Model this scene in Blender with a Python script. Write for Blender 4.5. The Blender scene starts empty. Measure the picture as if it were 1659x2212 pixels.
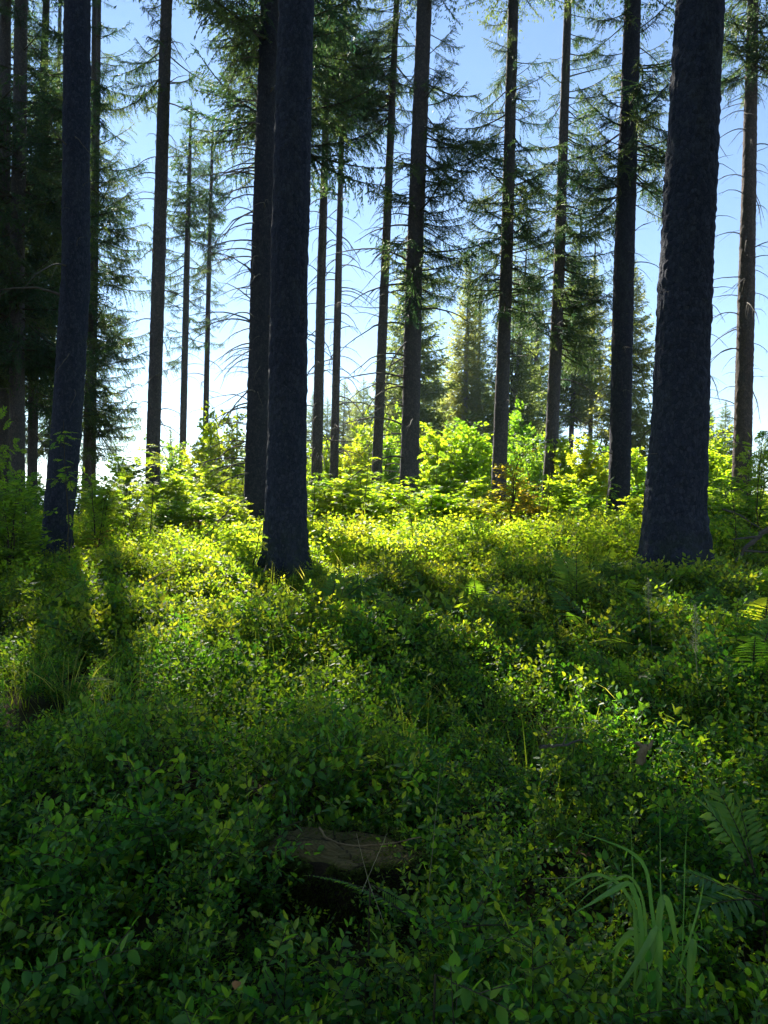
import bpy, math, random
import numpy as np
from mathutils import Vector, Matrix, Euler

scene = bpy.context.scene
COL = scene.collection
R = math.radians

# ---------------------------------------------------------------- camera
EYE = Vector((0.0, 0.0, 1.6))
ROLL = R(1.5)
FPX = 1662.0                      # focal length in pixels of the 1659 x 2212 view of the photograph
RIGHT = Vector((math.cos(ROLL), 0, math.sin(ROLL)))
UP = Vector((-math.sin(ROLL), 0, math.cos(ROLL)))
FWD = Vector((0, 1, 0))
cam_data = bpy.data.cameras.new('camera')
cam = bpy.data.objects.new('camera', cam_data)
COL.objects.link(cam)
m = Matrix.Identity(4)
m.col[0][:3] = RIGHT; m.col[1][:3] = UP; m.col[2][:3] = -FWD; m.col[3][:3] = EYE
cam.matrix_world = m
cam_data.sensor_fit = 'HORIZONTAL'
cam_data.angle = 2 * math.atan(829.5 / FPX)
cam_data.clip_start = 0.05
cam_data.clip_end = 9000
scene.camera = cam

# ---------------------------------------------------------------- light
SUN_EL, SUN_AZ = R(38), R(-22)
world = bpy.data.worlds.new('World'); scene.world = world; world.use_nodes = True
wn = world.node_tree
sky = wn.nodes.new('ShaderNodeTexSky'); sky.sky_type = 'NISHITA'; sky.sun_disc = False
sky.sun_elevation = SUN_EL; sky.sun_rotation = SUN_AZ
sky.altitude = 900; sky.air_density = 1.0; sky.dust_density = 0.0; sky.ozone_density = 1.5
bg = wn.nodes['Background']; bg.inputs[1].default_value = 0.05
wn.links.new(sky.outputs[0], bg.inputs[0])
sun_data = bpy.data.lights.new('sun', 'SUN'); sun_data.energy = 5.0; sun_data.angle = R(0.5)
sun_data.color = (1.0, 0.93, 0.80)
sun = bpy.data.objects.new('sun', sun_data); COL.objects.link(sun)
SUNV = Vector((math.sin(SUN_AZ) * math.cos(SUN_EL), math.cos(SUN_AZ) * math.cos(SUN_EL), math.sin(SUN_EL)))
sun.rotation_euler = (-SUNV).to_track_quat('-Z', 'Y').to_euler()
sun.location = SUNV * 60

vs = scene.view_settings
vs.view_transform = 'Standard'; vs.look = 'None'; vs.gamma = 1.0; vs.use_curve_mapping = False
vs.exposure = 2.12
cy = scene.cycles
cy.max_bounces = 7; cy.diffuse_bounces = 4; cy.glossy_bounces = 2; cy.transmission_bounces = 4
cy.transparent_max_bounces = 4; cy.volume_bounces = 1
cy.caustics_reflective = False; cy.caustics_refractive = False
cy.use_denoising = True

rng = np.random.default_rng(7)
rnd = random.Random(11)

def P(u, v, d):
    """point at depth d (metres along the view axis) seen at pixel (u, v) of the 1659 x 2212 view"""
    return EYE + RIGHT * ((u - 829.5) / FPX * d) - UP * ((v - 1106.0) / FPX * d) + FWD * d

# ---------------------------------------------------------------- numpy noise
def _hash(ix, iy, iz, s):
    h = (ix * 374761393 + iy * 668265263 + iz * 2147483647 + s * 974711) & 0xffffffff
    h = ((h ^ (h >> 13)) * 1274126177) & 0xffffffff
    h = h ^ (h >> 16)
    return (h & 0xffff) / 65535.0
def vnoise(p, s=0):
    p = np.asarray(p, float)
    i = np.floor(p).astype(np.int64); f = p - i; f = f * f * (3 - 2 * f)
    out = 0
    for dx in (0, 1):
        for dy in (0, 1):
            for dz in (0, 1):
                w = (f[..., 0] if dx else 1 - f[..., 0]) * (f[..., 1] if dy else 1 - f[..., 1]) * (f[..., 2] if dz else 1 - f[..., 2])
                out = out + w * _hash(i[..., 0] + dx, i[..., 1] + dy, i[..., 2] + dz, s)
    return out * 2 - 1
def n2(x, y, sc, s=0):
    x = np.asarray(x, float); y = np.asarray(y, float)
    return vnoise(np.stack([x / sc, y / sc, np.zeros_like(x) + .37], -1), s)

# ---------------------------------------------------------------- terrain
PY = np.array([-40, -5, 0, 2, 3, 5, 7, 9, 11.5, 15, 19, 24, 30, 45, 80, 200, 600, 2000, 4000.])
PD = np.array([3.0, 1.72, 1.6, 1.54, 1.46, 1.17, .92, .72, .55, .38, .17, .07, .07, .35, 1.6, 7, 22, 60, 100.])
def G(x, y):
    """height of the ground"""
    x = np.asarray(x, float); y = np.asarray(y, float)
    drop = (np.interp(y - .6, PY, PD) + np.interp(y, PY, PD) + np.interp(y + .6, PY, PD)) / 3
    tilt = .05 * np.clip(x, -14, 14) * np.clip((y - 1) / 7, 0, 1) * np.clip(1.6 - y / 60, 0, 1)
    near = np.clip(1.4 - y / 25, 0, 1)
    z = 1.6 - drop + tilt - .20 * np.clip((y - 2.5) / 4, 0, 1)
    z = z + near * (.12 * n2(x, y, .62, 3) + .15 * n2(x, y, 1.5, 5)) + .12 * n2(x, y, 5, 8) * np.clip(y / 12, 0, 1)
    z = z + 1.5 * n2(x, y, 90, 4) * np.clip((y - 40) / 100, 0, 1)
    z = z + .13 * np.exp(-(((x + .15) / .9) ** 2 + ((y - 3.75) / .42) ** 2))
    z = z + .10 * np.exp(-(((x + 1.25) / .5) ** 2 + ((y - 2.7) / .4) ** 2))
    z = z - .13 * np.exp(-(((x + .1) / .5) ** 2 + ((y - 3.15) / .22) ** 2))
    return z
def Gf(x, y): return float(G(x, y))

# ---------------------------------------------------------------- mesh helpers
class MB:
    """collects vertices and faces (tris / quads) with a material slot each"""
    def __init__(self): self.v = []; self.f = []; self.mi = []; self.n = 0
    def add(self, v, f, mi=0):
        v = np.asarray(v, float); f = np.asarray(f, int)
        self.v.append(v); self.f.append(f + self.n); self.mi.append(np.full(len(f), mi)); self.n += len(v)
    def merge(self, other, M=None):
        if not other.v: return
        v = np.concatenate(other.v)
        if M is not None:
            M = np.array(M); v = v @ M[:3, :3].T + M[:3, 3]
        self.v.append(v)
        for f, mi in zip(other.f, other.mi): self.f.append(f + self.n); self.mi.append(mi)
        self.n += len(v)
    def mesh(self, name, mats, smooth=False):
        me = bpy.data.meshes.new(name)
        v = np.concatenate(self.v)
        me.vertices.add(len(v)); me.vertices.foreach_set('co', v.astype(np.float32).ravel())
        loops = np.concatenate([f.ravel() for f in self.f])
        tot = np.concatenate([np.full(len(f), f.shape[1]) for f in self.f])
        start = np.concatenate([[0], np.cumsum(tot)[:-1]])
        me.loops.add(len(loops)); me.loops.foreach_set('vertex_index', loops.astype(np.int32))
        me.polygons.add(len(tot))
        me.polygons.foreach_set('loop_start', start.astype(np.int32))
        me.polygons.foreach_set('loop_total', tot.astype(np.int32))
        me.polygons.foreach_set('material_index', np.concatenate(self.mi).astype(np.int32))
        if smooth: me.polygons.foreach_set('use_smooth', np.ones(len(tot), bool))
        for mt in mats: me.materials.append(mt)
        me.update(calc_edges=True); me.validate()
        return me

def norm(a):
    return a / np.maximum(np.linalg.norm(a, axis=-1, keepdims=True), 1e-9)

def tube(mb, pts, rad, sides=6, mi=0, cap=True):
    pts = np.asarray(pts, float); rad = np.asarray(rad, float); k = len(pts)
    t = norm(np.gradient(pts, axis=0))
    ref = np.array([0, 0, 1.]) if abs(t[0, 2]) < .8 else np.array([0, 1., 0])
    a = norm(np.cross(t, ref)); b = np.cross(t, a)
    ang = np.linspace(0, 2 * math.pi, sides, endpoint=False)
    ring = pts[:, None, :] + rad[:, None, None] * (np.cos(ang)[None, :, None] * a[:, None, :] + np.sin(ang)[None, :, None] * b[:, None, :])
    i = np.arange(k - 1)[:, None] * sides; j = np.arange(sides)[None, :]; j2 = (j + 1) % sides
    f = np.stack([i + j, i + j2, i + sides + j2, i + sides + j], -1).reshape(-1, 4)
    mb.add(ring.reshape(-1, 3), f, mi)

def diamonds(mb, base, direc, side, length, width, mi=0, fold=0.0):
    """pointed leaf-like quads (two triangles folded along the rib)"""
    base = np.asarray(base, float); n = len(base)
    direc = norm(direc); side = norm(side - direc * np.sum(side * direc, -1, keepdims=True))
    nrm = np.cross(direc, side)
    L = np.broadcast_to(length, n)[:, None]; W = np.broadcast_to(width, n)[:, None]
    mid = base + direc * L * .45
    lf = mid + side * W * .5 + nrm * W * fold; rt = mid - side * W * .5 + nrm * W * fold
    tip = base + direc * L
    v = np.stack([base, rt, tip, lf], 1).reshape(-1, 3)
    i = np.arange(n)[:, None] * 4
    f = np.concatenate([i + [0, 1, 2], i + [0, 2, 3]])
    mb.add(v, f, mi)

def ovate(mb, base, direc, side, length, width, mi=0, fold=.12, curl=.12):
    """ovate leaves with a midrib fold and a drooping tip: 8 vertices, 6 faces each"""
    base = np.asarray(base, float); n = len(base)
    direc = norm(direc); side = norm(side - direc * np.sum(side * direc, -1, keepdims=True))
    nrm = np.cross(direc, side)
    nrm = np.where(nrm[:, 2:3] < 0, -nrm, nrm)
    L = np.broadcast_to(length, n)[:, None]; W = np.broadcast_to(width, n)[:, None]
    def q(t, s, h): return base + direc * L * t + side * W * s + nrm * (W * h - L * curl * t * t)
    v = np.stack([q(0, 0, 0), q(.36, 0, 0), q(.7, 0, 0), q(1, 0, 0),
                  q(.16, .34, fold), q(.42, .5, fold), q(.74, .33, fold),
                  q(.16, -.34, fold), q(.42, -.5, fold), q(.74, -.33, fold)], 1).reshape(-1, 3)
    i = np.arange(n)[:, None] * 10
    f4 = np.concatenate([i + [1, 2, 6, 5], i + [1, 8, 9, 2], i + [0, 1, 5, 4], i + [0, 7, 8, 1]])
    f3 = np.concatenate([i + [2, 3, 6], i + [2, 9, 3]])
    mb.add(v, f4, mi)
    mb.v.append(np.zeros((0, 3))); mb.f.append(f3 + mb.n - len(v)); mb.mi.append(np.full(len(f3), mi))

def link(name, data, parent=None, loc=None, rot=None, scl=None):
    o = bpy.data.objects.new(name, data); COL.objects.link(o)
    if parent is not None: o.parent = parent
    if loc is not None: o.location = loc
    if rot is not None: o.rotation_euler = rot
    if scl is not None: o.scale = (scl, scl, scl) if np.isscalar(scl) else scl
    return o
def tag(o, label, cat, group=None, kind=None):
    o['label'] = label; o['category'] = cat
    if group: o['group'] = group
    if kind: o['kind'] = kind
    return o
def thing(name, label, cat, loc, group=None):
    return tag(link(name, None, None, loc), label, cat, group)

# ---------------------------------------------------------------- materials
def new_mat(name):
    mt = bpy.data.materials.new(name); mt.use_nodes = True
    nt = mt.node_tree; nt.nodes.clear()
    return mt, nt, nt.nodes.new('ShaderNodeOutputMaterial')
def ramp(nt, stops, src):
    r = nt.nodes.new('ShaderNodeValToRGB'); e = r.color_ramp.elements
    e[0].position, e[0].color = stops[0][0], (*stops[0][1], 1)
    e[1].position, e[1].color = stops[-1][0], (*stops[-1][1], 1)
    for p, c in stops[1:-1]:
        x = e.new(p); x.color = (*c, 1)
    nt.links.new(src, r.inputs[0]); return r.outputs[0]
def noise_node(nt, scale, detail=4, rough=.6, space='Object', stretch=None):
    tc = nt.nodes.new('ShaderNodeTexCoord'); n = nt.nodes.new('ShaderNodeTexNoise')
    n.inputs['Scale'].default_value = scale; n.inputs['Detail'].default_value = detail; n.inputs['Roughness'].default_value = rough
    src = tc.outputs[space]
    if space == 'World':
        pass
    if stretch:
        mp = nt.nodes.new('ShaderNodeMapping'); mp.inputs['Scale'].default_value = stretch
        nt.links.new(src, mp.inputs[0]); src = mp.outputs[0]
    nt.links.new(src, n.inputs['Vector']); return n.outputs['Fac']

def leaf_mat(name, cols, trans, fac=.5, rough=.45, spec=.35, scale=3.0):
    """leaf: reflecting upper side, light shining through; colour varies from plant to plant and within a plant"""
    mt, nt, out = new_mat(name)
    info = nt.nodes.new('ShaderNodeObjectInfo')
    nz = noise_node(nt, scale, 3, .7)
    add = nt.nodes.new('ShaderNodeMath'); add.operation = 'MULTIPLY_ADD'
    nt.links.new(info.outputs['Random'], add.inputs[0]); add.inputs[1].default_value = .5
    nt.links.new(nz, add.inputs[2])
    sub = nt.nodes.new('ShaderNodeMath'); sub.operation = 'SUBTRACT'; nt.links.new(add.outputs[0], sub.inputs[0]); sub.inputs[1].default_value = .25
    c1 = ramp(nt, [(.2 + .6 * i / (len(cols) - 1), c) for i, c in enumerate(cols)], sub.outputs[0])
    c2 = ramp(nt, [(.2 + .6 * i / (len(trans) - 1), c) for i, c in enumerate(trans)], sub.outputs[0])
    bs = nt.nodes.new('ShaderNodeBsdfPrincipled')
    bs.inputs['Roughness'].default_value = rough; bs.inputs['Specular IOR Level'].default_value = spec
    nt.links.new(c1, bs.inputs['Base Color'])
    tr = nt.nodes.new('ShaderNodeBsdfTranslucent'); nt.links.new(c2, tr.inputs['Color'])
    mx = nt.nodes.new('ShaderNodeMixShader'); mx.inputs[0].default_value = fac
    nt.links.new(bs.outputs[0], mx.inputs[1]); nt.links.new(tr.outputs[0], mx.inputs[2])
    nt.links.new(mx.outputs[0], out.inputs[0])
    return mt

def rough_mat(name, stops, scale, bump=.4, bscale=None, rough=.9, stretch=None, dist=.02, spec=.2):
    mt, nt, out = new_mat(name)
    bs = nt.nodes.new('ShaderNodeBsdfPrincipled'); bs.inputs['Roughness'].default_value = rough
    bs.inputs['Specular IOR Level'].default_value = spec
    n = noise_node(nt, scale, 6, .65, stretch=stretch)
    nt.links.new(ramp(nt, stops, n), bs.inputs['Base Color'])
    n3 = noise_node(nt, bscale or scale * 3, 5, .7, stretch=stretch)
    bp = nt.nodes.new('ShaderNodeBump'); bp.inputs['Strength'].default_value = bump; bp.inputs['Distance'].default_value = dist
    nt.links.new(n3, bp.inputs['Height']); nt.links.new(bp.outputs[0], bs.inputs['Normal'])
    nt.links.new(bs.outputs[0], out.inputs[0])
    return mt

def bark_mat(name='spruce_bark', tint=(1, 1, 1)):
    """flaky spruce bark: small scales with dark cracks, grey lichen, green moss about the foot"""
    mt, nt, out = new_mat(name); LK = nt.links.new
    bs = nt.nodes.new('ShaderNodeBsdfPrincipled'); bs.inputs['Roughness'].default_value = .92; bs.inputs['Specular IOR Level'].default_value = .15
    tc = nt.nodes.new('ShaderNodeTexCoord'); mp = nt.nodes.new('ShaderNodeMapping'); mp.inputs['Scale'].default_value = (1, 1, .62)
    LK(tc.outputs['Object'], mp.inputs[0])
    wob = nt.nodes.new('ShaderNodeTexNoise'); wob.inputs['Scale'].default_value = 22; wob.inputs['Detail'].default_value = 4; LK(mp.outputs[0], wob.inputs['Vector'])
    va = nt.nodes.new('ShaderNodeVectorMath'); va.operation = 'MULTIPLY_ADD'; va.inputs[1].default_value = (.035, .035, .035)
    LK(wob.outputs['Color'], va.inputs[0]); LK(mp.outputs[0], va.inputs[2])
    vo = nt.nodes.new('ShaderNodeTexVoronoi'); vo.inputs['Scale'].default_value = 34; LK(va.outputs[0], vo.inputs['Vector'])
    ve = nt.nodes.new('ShaderNodeTexVoronoi'); ve.feature = 'DISTANCE_TO_EDGE'; ve.inputs['Scale'].default_value = 34; LK(va.outputs[0], ve.inputs['Vector'])
    sep = nt.nodes.new('ShaderNodeSeparateColor'); LK(vo.outputs['Color'], sep.inputs[0])
    c1 = ramp(nt, [(p, tuple(a * b for a, b in zip(c, tint))) for p, c in ((0, (.030, .032, .044)), (.6, (.040, .041, .054)), (1, (.056, .055, .066)))], sep.outputs[0])  # bluish veil of light over the trunks is put into these tones
    crack = ramp(nt, [(0, (.5, .5, .54)), (.10, (1, 1, 1))], ve.outputs['Distance'])
    m1 = nt.nodes.new('ShaderNodeMix'); m1.data_type = 'RGBA'; m1.blend_type = 'MULTIPLY'; m1.inputs[0].default_value = 1; LK(c1, m1.inputs[6]); LK(crack, m1.inputs[7])
    li = noise_node(nt, 2.2, 7, .75, stretch=(1, 1, .45)); lf = ramp(nt, [(.52, (0, 0, 0)), (.80, (.38, .38, .38))], li)
    m2 = nt.nodes.new('ShaderNodeMix'); m2.data_type = 'RGBA'; LK(lf, m2.inputs[0]); LK(m1.outputs[2], m2.inputs[6]); m2.inputs[7].default_value = (.115, .125, .12, 1)
    sx = nt.nodes.new('ShaderNodeSeparateXYZ'); LK(tc.outputs['Object'], sx.inputs[0])
    mr = nt.nodes.new('ShaderNodeMapRange'); mr.inputs[1].default_value = .1; mr.inputs[2].default_value = .9; mr.inputs[3].default_value = .62; mr.inputs[4].default_value = 0; LK(sx.outputs['Z'], mr.inputs[0])
    mn = noise_node(nt, 7, 5, .7); mm = nt.nodes.new('ShaderNodeMath'); mm.operation = 'MULTIPLY'; LK(mr.outputs[0], mm.inputs[0])
    mf = ramp(nt, [(.42, (0, 0, 0)), (.58, (1, 1, 1))], mn); LK(mf, mm.inputs[1])
    m3 = nt.nodes.new('ShaderNodeMix'); m3.data_type = 'RGBA'; LK(mm.outputs[0], m3.inputs[0]); LK(m2.outputs[2], m3.inputs[6]); m3.inputs[7].default_value = (.035, .055, .015, 1)
    LK(m3.outputs[2], bs.inputs['Base Color'])
    hh = nt.nodes.new('ShaderNodeMath'); hh.operation = 'MULTIPLY_ADD'; LK(sep.outputs[1], hh.inputs[0]); hh.inputs[1].default_value = .5
    hc = ramp(nt, [(0, (0, 0, 0)), (.14, (1, 1, 1))], ve.outputs['Distance']); LK(hc, hh.inputs[2])
    bp = nt.nodes.new('ShaderNodeBump'); bp.inputs['Strength'].default_value = .5; bp.inputs['Distance'].default_value = .012; LK(hh.outputs[0], bp.inputs['Height'])
    LK(bp.outputs[0], bs.inputs['Normal']); LK(bs.outputs[0], out.inputs[0])
    return mt

M = {}
M['bark'] = bark_mat()
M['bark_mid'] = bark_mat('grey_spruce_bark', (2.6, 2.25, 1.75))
M['bark_near'] = bark_mat('blue_veil_spruce_bark', (.92, 1.05, 1.25))  # nearest trunks: blue lens veil painted into the bark colour
M['bark_warm'] = bark_mat('sunlit_spruce_bark', (2.6, 2.0, 1.35))  # reddish bark, lightened so its colour carries the sunlit rim
M['bark_pale'] = rough_mat('pale_bark', [(.3, (.12, .11, .10)), (.7, (.34, .32, .29))], 8, .7, 30, .95, (1, 1, .5), .02)
M['deadwood'] = rough_mat('dead_twig', [(.3, (.05, .045, .04)), (.7, (.15, .13, .11))], 14, .4, 40)
M['twig'] = rough_mat('green_twig', [(.3, (.035, .03, .02)), (.7, (.09, .075, .045))], 14, .3, 40)
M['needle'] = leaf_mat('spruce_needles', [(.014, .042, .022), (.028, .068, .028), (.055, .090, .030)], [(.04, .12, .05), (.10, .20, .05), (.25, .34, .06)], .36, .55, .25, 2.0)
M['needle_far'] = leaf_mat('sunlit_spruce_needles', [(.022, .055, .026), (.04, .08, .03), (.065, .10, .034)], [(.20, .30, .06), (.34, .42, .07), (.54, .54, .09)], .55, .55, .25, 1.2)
M['needle_young'] = leaf_mat('young_spruce_needles', [(.03, .07, .025), (.06, .11, .03)], [(.18, .30, .04), (.34, .42, .05)], .45, .55, .25, 2.0)
M['bilberry'] = leaf_mat('bilberry_leaf', [(.014, .062, .026), (.028, .100, .034), (.055, .130, .036)], [(.24, .52, .02), (.50, .68, .02), (.84, .82, .03)], .50, .5, .22, 5.0)  # farther copy of the leaf, yellowed to paint the sun patch
M['bilberry_near'] = leaf_mat('shaded_bilberry_leaf', [(.022, .098, .024), (.044, .142, .030), (.080, .165, .034)], [(.16, .52, .02), (.36, .66, .02), (.68, .76, .02)], .47, .45, .28, 5.0)  # greener copy of the same leaf, shade tone of the front slope
M['rowan'] = leaf_mat('rowan_leaf', [(.025, .09, .03), (.045, .12, .035), (.08, .15, .03)], [(.24, .52, .02), (.44, .68, .03), (.66, .74, .03)], .55, .5, .25, 5.0)
M['beech'] = leaf_mat('beech_leaf', [(.05, .13, .03), (.08, .15, .03), (.12, .16, .03)], [(.38, .66, .02), (.56, .76, .02), (.78, .80, .03)], .62, .5, .25, 4.0)
M['birch'] = leaf_mat('birch_leaf', [(.09, .13, .03), (.12, .12, .03), (.15, .10, .03)], [(.78, .80, .03), (.86, .74, .03), (.88, .60, .04)], .6, .5, .25, 4.0)
M['red_leaf'] = leaf_mat('reddish_leaf', [(.13, .08, .03), (.18, .07, .035)], [(.84, .55, .06), (.80, .34, .08)], .55, .5, .25, 5.0)
M['fern'] = leaf_mat('fern_frond', [(.035, .125, .04), (.055, .155, .045), (.085, .17, .04)], [(.26, .56, .02), (.48, .72, .03), (.70, .78, .03)], .55, .5, .25, 6.0)
M['grass'] = leaf_mat('grass_blade', [(.06, .13, .03), (.10, .15, .035), (.15, .15, .05)], [(.46, .64, .03), (.66, .74, .05), (.80, .72, .10)], .58, .5, .25, 5.0)
M['broad_grass'] = leaf_mat('broad_grass_blade', [(.07, .19, .05), (.12, .25, .06)], [(.22, .48, .06), (.32, .56, .08)], .42, .4, .4, 9.0)
M['straw'] = leaf_mat('straw', [(.30, .25, .15), (.42, .36, .24)], [(.4, .34, .2), (.5, .42, .28)], .3, .7, .2, 8.0)
M['seed'] = leaf_mat('seed_plume', [(.26, .27, .18), (.38, .37, .26)], [(.42, .42, .26), (.5, .48, .32)], .45, .7, .2, 14.0)
M['moss'] = leaf_mat('moss', [(.05, .08, .02), (.09, .12, .025)], [(.10, .16, .03), (.20, .22, .04)], .3, .8, .1, 14.0)
M['stump_top'] = rough_mat('weathered_cut_wood', [(.25, (.05, .065, .012)), (.42, (.085, .075, .026)), (.58, (.13, .105, .045)), (.72, (.08, .11, .02))], 7, .6, 50)
M['stump_bark'] = rough_mat('rotten_stump_bark', [(.3, (.02, .017, .013)), (.7, (.075, .055, .04))], 14, 1.0, 40)
M['pale_wood'] = rough_mat('bleached_wood', [(.3, (.15, .10, .055)), (.7, (.30, .22, .13))], 20, .5, 60)
M['dry_leaf'] = rough_mat('dry_leaf', [(.3, (.32, .16, .07)), (.7, (.50, .28, .14))], 30, .3, 60, .7)
M['soil'] = rough_mat('forest_soil', [(.3, (.030, .022, .012)), (.5, (.055, .042, .02)), (.7, (.035, .05, .016))], 2.5, .8, 25, .95, None, .03)

# ---------------------------------------------------------------- ground
def build_ground():
    gx = np.sinh(np.linspace(-7.2, 7.2, 241)) * 4.2 / 1.0
    gy = np.concatenate([np.linspace(-1, 0, 12)[:-1] ** 3 * 500 - 2, np.linspace(-2, 14, 140), 14 + np.sinh(np.linspace(.05, 6.6, 110)) * 5.2])
    X, Y = np.meshgrid(gx, gy)
    Z = G(X, Y)
    v = np.stack([X, Y, Z], -1).reshape(-1, 3)
    w = len(gx); h = len(gy)
    i = (np.arange(h - 1)[:, None] * w + np.arange(w - 1)[None, :]).reshape(-1, 1)
    mb = MB(); mb.add(v, i + [0, 1, w + 1, w])
    o = link('ground', mb.mesh('ground', [M['soil']], True))
    o['kind'] = 'structure'
build_ground()

# ---------------------------------------------------------------- spruce pieces
def bough_mb(seed, fine=True, sparse=1.0, size=None):
    """a live spruce bough of unit length along +x, hanging combs of shoots"""
    r = np.random.default_rng(seed); mb = MB()
    k = 10 if fine else 6
    t = np.linspace(0, 1, k)
    sag = r.uniform(.02, .34); up = r.uniform(.02, .26); bend = r.uniform(-.22, .22)
    axis = lambda s: np.stack([s * .97, bend * s * s, -sag * s + (sag * .45 + up) * s ** 2.6], -1)
    tube(mb, axis(t), .011 * (1 - t) + .0025, 5 if fine else 3, 0)
    step = .026 if fine else .06
    sl = .042 if fine else .10
    sw = .0120 if fine else .042
    if size: step, sl, sw = size
    B, D, S, L, W = [], [], [], [], []
    s = r.uniform(.14, .5 if fine else .25)
    ph1, ph2 = r.uniform(0, 6.28, 2)
    while s < 1:
        for sd in (-1, 1):
            if r.random() > (.88 if fine else .95) * sparse * (1 + .45 * math.sin(s * 17 + ph1 + sd)): continue
            p0 = axis(np.array(s)); ln = (.32 * (1 - s) ** .6 + .05) * r.uniform(.3, 1.25) * (1 + .35 * math.sin(s * 11 + ph2 + 2 * sd))
            a = R(r.uniform(42, 68)) * sd
            d0 = np.array([math.cos(a), math.sin(a), r.uniform(-.45, .35)])
            n = max(2, int(ln / (.019 if fine else .045)))
            q = np.linspace(0, 1, n)
            hang = r.uniform(.1, 1.2)
            path = p0 + d0 * (q * ln)[:, None] * (1 - .35 * q * hang)[:, None] + np.array([0, 0, -1.]) * (q ** 1.7 * ln * hang * .75)[:, None]
            if fine and ln > .1: tube(mb, path[::max(1, n // 4)], np.linspace(.003, .0012, len(path[::max(1, n // 4)])), 3, 0)
            tg = norm(np.gradient(path, axis=0))
            sidev = norm(np.cross(tg, [0, 0, 1.]) + 1e-6)
            for j in range(n):
                for s2 in (-1, 1):
                    if r.random() < .15: continue
                    dr = tg[j] * .75 + sidev[j] * s2 * r.uniform(.3, .9) + np.array([0, 0, -r.uniform(.05, .9) * hang])
                    B.append(path[j]); D.append(dr); S.append(np.cross(dr, r.normal(size=3)))
                    L.append(sl * r.uniform(.6, 1.35)); W.append(sw * r.uniform(.75, 1.25))
        s += step * r.uniform(.7, 1.4)
    p = axis(np.linspace(.35, 1, 24 if fine else 10))
    for j in range(len(p)):
        dr = np.array([1, r.uniform(-.9, .9), r.uniform(-.2, .5)]); B.append(p[j]); D.append(dr); S.append(np.cross(dr, r.normal(size=3)))
        L.append(sl * 1.2); W.append(sw)
    diamonds(mb, np.array(B), np.array(D), np.array(S), np.array(L), np.array(W), 1, .12)
    return mb
BOUGH_MB = [bough_mb(100 + i, True, 1.0) for i in range(5)] + [bough_mb(130 + i, True, .55) for i in range(3)]
BOUGHS = [b.mesh('bough', [M['twig'], M['needle']]) for b in BOUGH_MB]
MIDDLE = [bough_mb(220 + i, False, 1.0, (.045, .055, .017)) for i in range(4)]
COARSE = [bough_mb(200 + i, False, 1.0) for i in range(5)]

def dead_branch(seed, twigs):
    """bare branch of unit length along +x that arches out and down"""
    r = np.random.default_rng(seed); mb = MB()
    n = 9; t = np.linspace(0, 1, n)
    rise = r.uniform(-.15, .45); drop = r.uniform(.25, .95) if twigs else r.uniform(.05, .6); wob = r.uniform(-.25, .25)
    j = np.cumsum(r.normal(0, .018, (n, 3)), axis=0)
    pts = np.stack([t * .9, wob * t ** 2, rise * t - drop * t ** 2.1], -1) + j * t[:, None]
    tube(mb, pts, .013 * (1 - t) ** .8 + .0028, 5)
    for _ in range(twigs):
        i = r.integers(2, n - 1); p = pts[i]; d = norm(pts[i] - pts[i - 1])
        d = norm(d + r.normal(0, .55, 3) + [0, 0, -.25]); ln = r.uniform(.12, .42) * (1.15 - t[i])
        q = np.linspace(0, 1, 5)[:, None]
        tp = p + d * ln * q + np.array([0, 0, -.5 * ln]) * q ** 2 + np.array([r.uniform(-.3, .3), r.uniform(-.3, .3), 0]) * ln * q ** 2
        tube(mb, tp, np.linspace(.0055, .002, 5), 3)
    return mb
DEAD_LONG = [dead_branch(300 + i, 3 + i % 4).mesh('branch', [M['deadwood']], True) for i in range(8)]
DEAD_STUB = [dead_branch(330 + i, 0).mesh('branch', [M['deadwood']], True) for i in range(5)]

def crown_mb(seed, H, Rmax, lo=0.0, whorl=.42, per=6, power=.8, parts=COARSE, wood=True):
    """joined boughs round a stem of height H (base at z=0), live from height lo"""
    r = np.random.default_rng(seed); mb = MB()
    z = lo
    while z < H - .15:
        q = (z - lo) / (H - lo)
        L = Rmax * (1 - q) ** power * (min(1, .55 + q * 3)) + .12
        a0 = r.uniform(0, 6.28); n = max(4, int(per * (1 - .35 * q)))
        for k in range(n):
            ln = L * r.uniform(.55, 1.12)
            a = a0 + k * 6.2832 / n + r.normal(0, .22)
            tilt = R(-8 + 46 * q ** 1.6 + r.normal(0, 7))
            Mx = Matrix.Translation((0, 0, z + r.normal(0, .09))) @ Matrix.Rotation(a, 4, 'Z') @ Matrix.Rotation(-tilt, 4, 'Y') @ Matrix.Rotation(r.normal(0, .2), 4, 'X') @ Matrix.Scale(ln, 4)
            mb.merge(parts[r.integers(len(parts))], Mx)
        z += whorl * r.uniform(.75, 1.3) * (1 - .45 * q)
    top = np.array([[0, 0, H - .4], [0, 0, H + .25]])
    if wood: tube(mb, [[0, 0, lo], [0, 0, (lo + H) / 2], [0, 0, H + .3]], [.012 * H * .5, .005 * H, .006], 6, 0)
    n = 40; zz = r.uniform(H - .6, H + .2, n); a = r.uniform(0, 6.28, n)
    d = np.stack([np.cos(a), np.sin(a), np.full(n, 1.1)], -1)
    diamonds(mb, np.stack([0 * zz, 0 * zz, zz], -1), d, np.cross(d, r.normal(size=(n, 3))), .13, .03, 1, .1)
    return mb
UPPER = [crown_mb(400 + i, 11.5, 2.9, 0, .46, 8, parts=MIDDLE).mesh('crown', [M['twig'], M['needle']]) for i in range(3)]
FULL = [crown_mb(420 + i, 12, 2.3 - .25 * i, 0, .34, 11, .72).mesh('crown', [M['twig'], M['needle_far']]) for i in range(4)]
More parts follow.
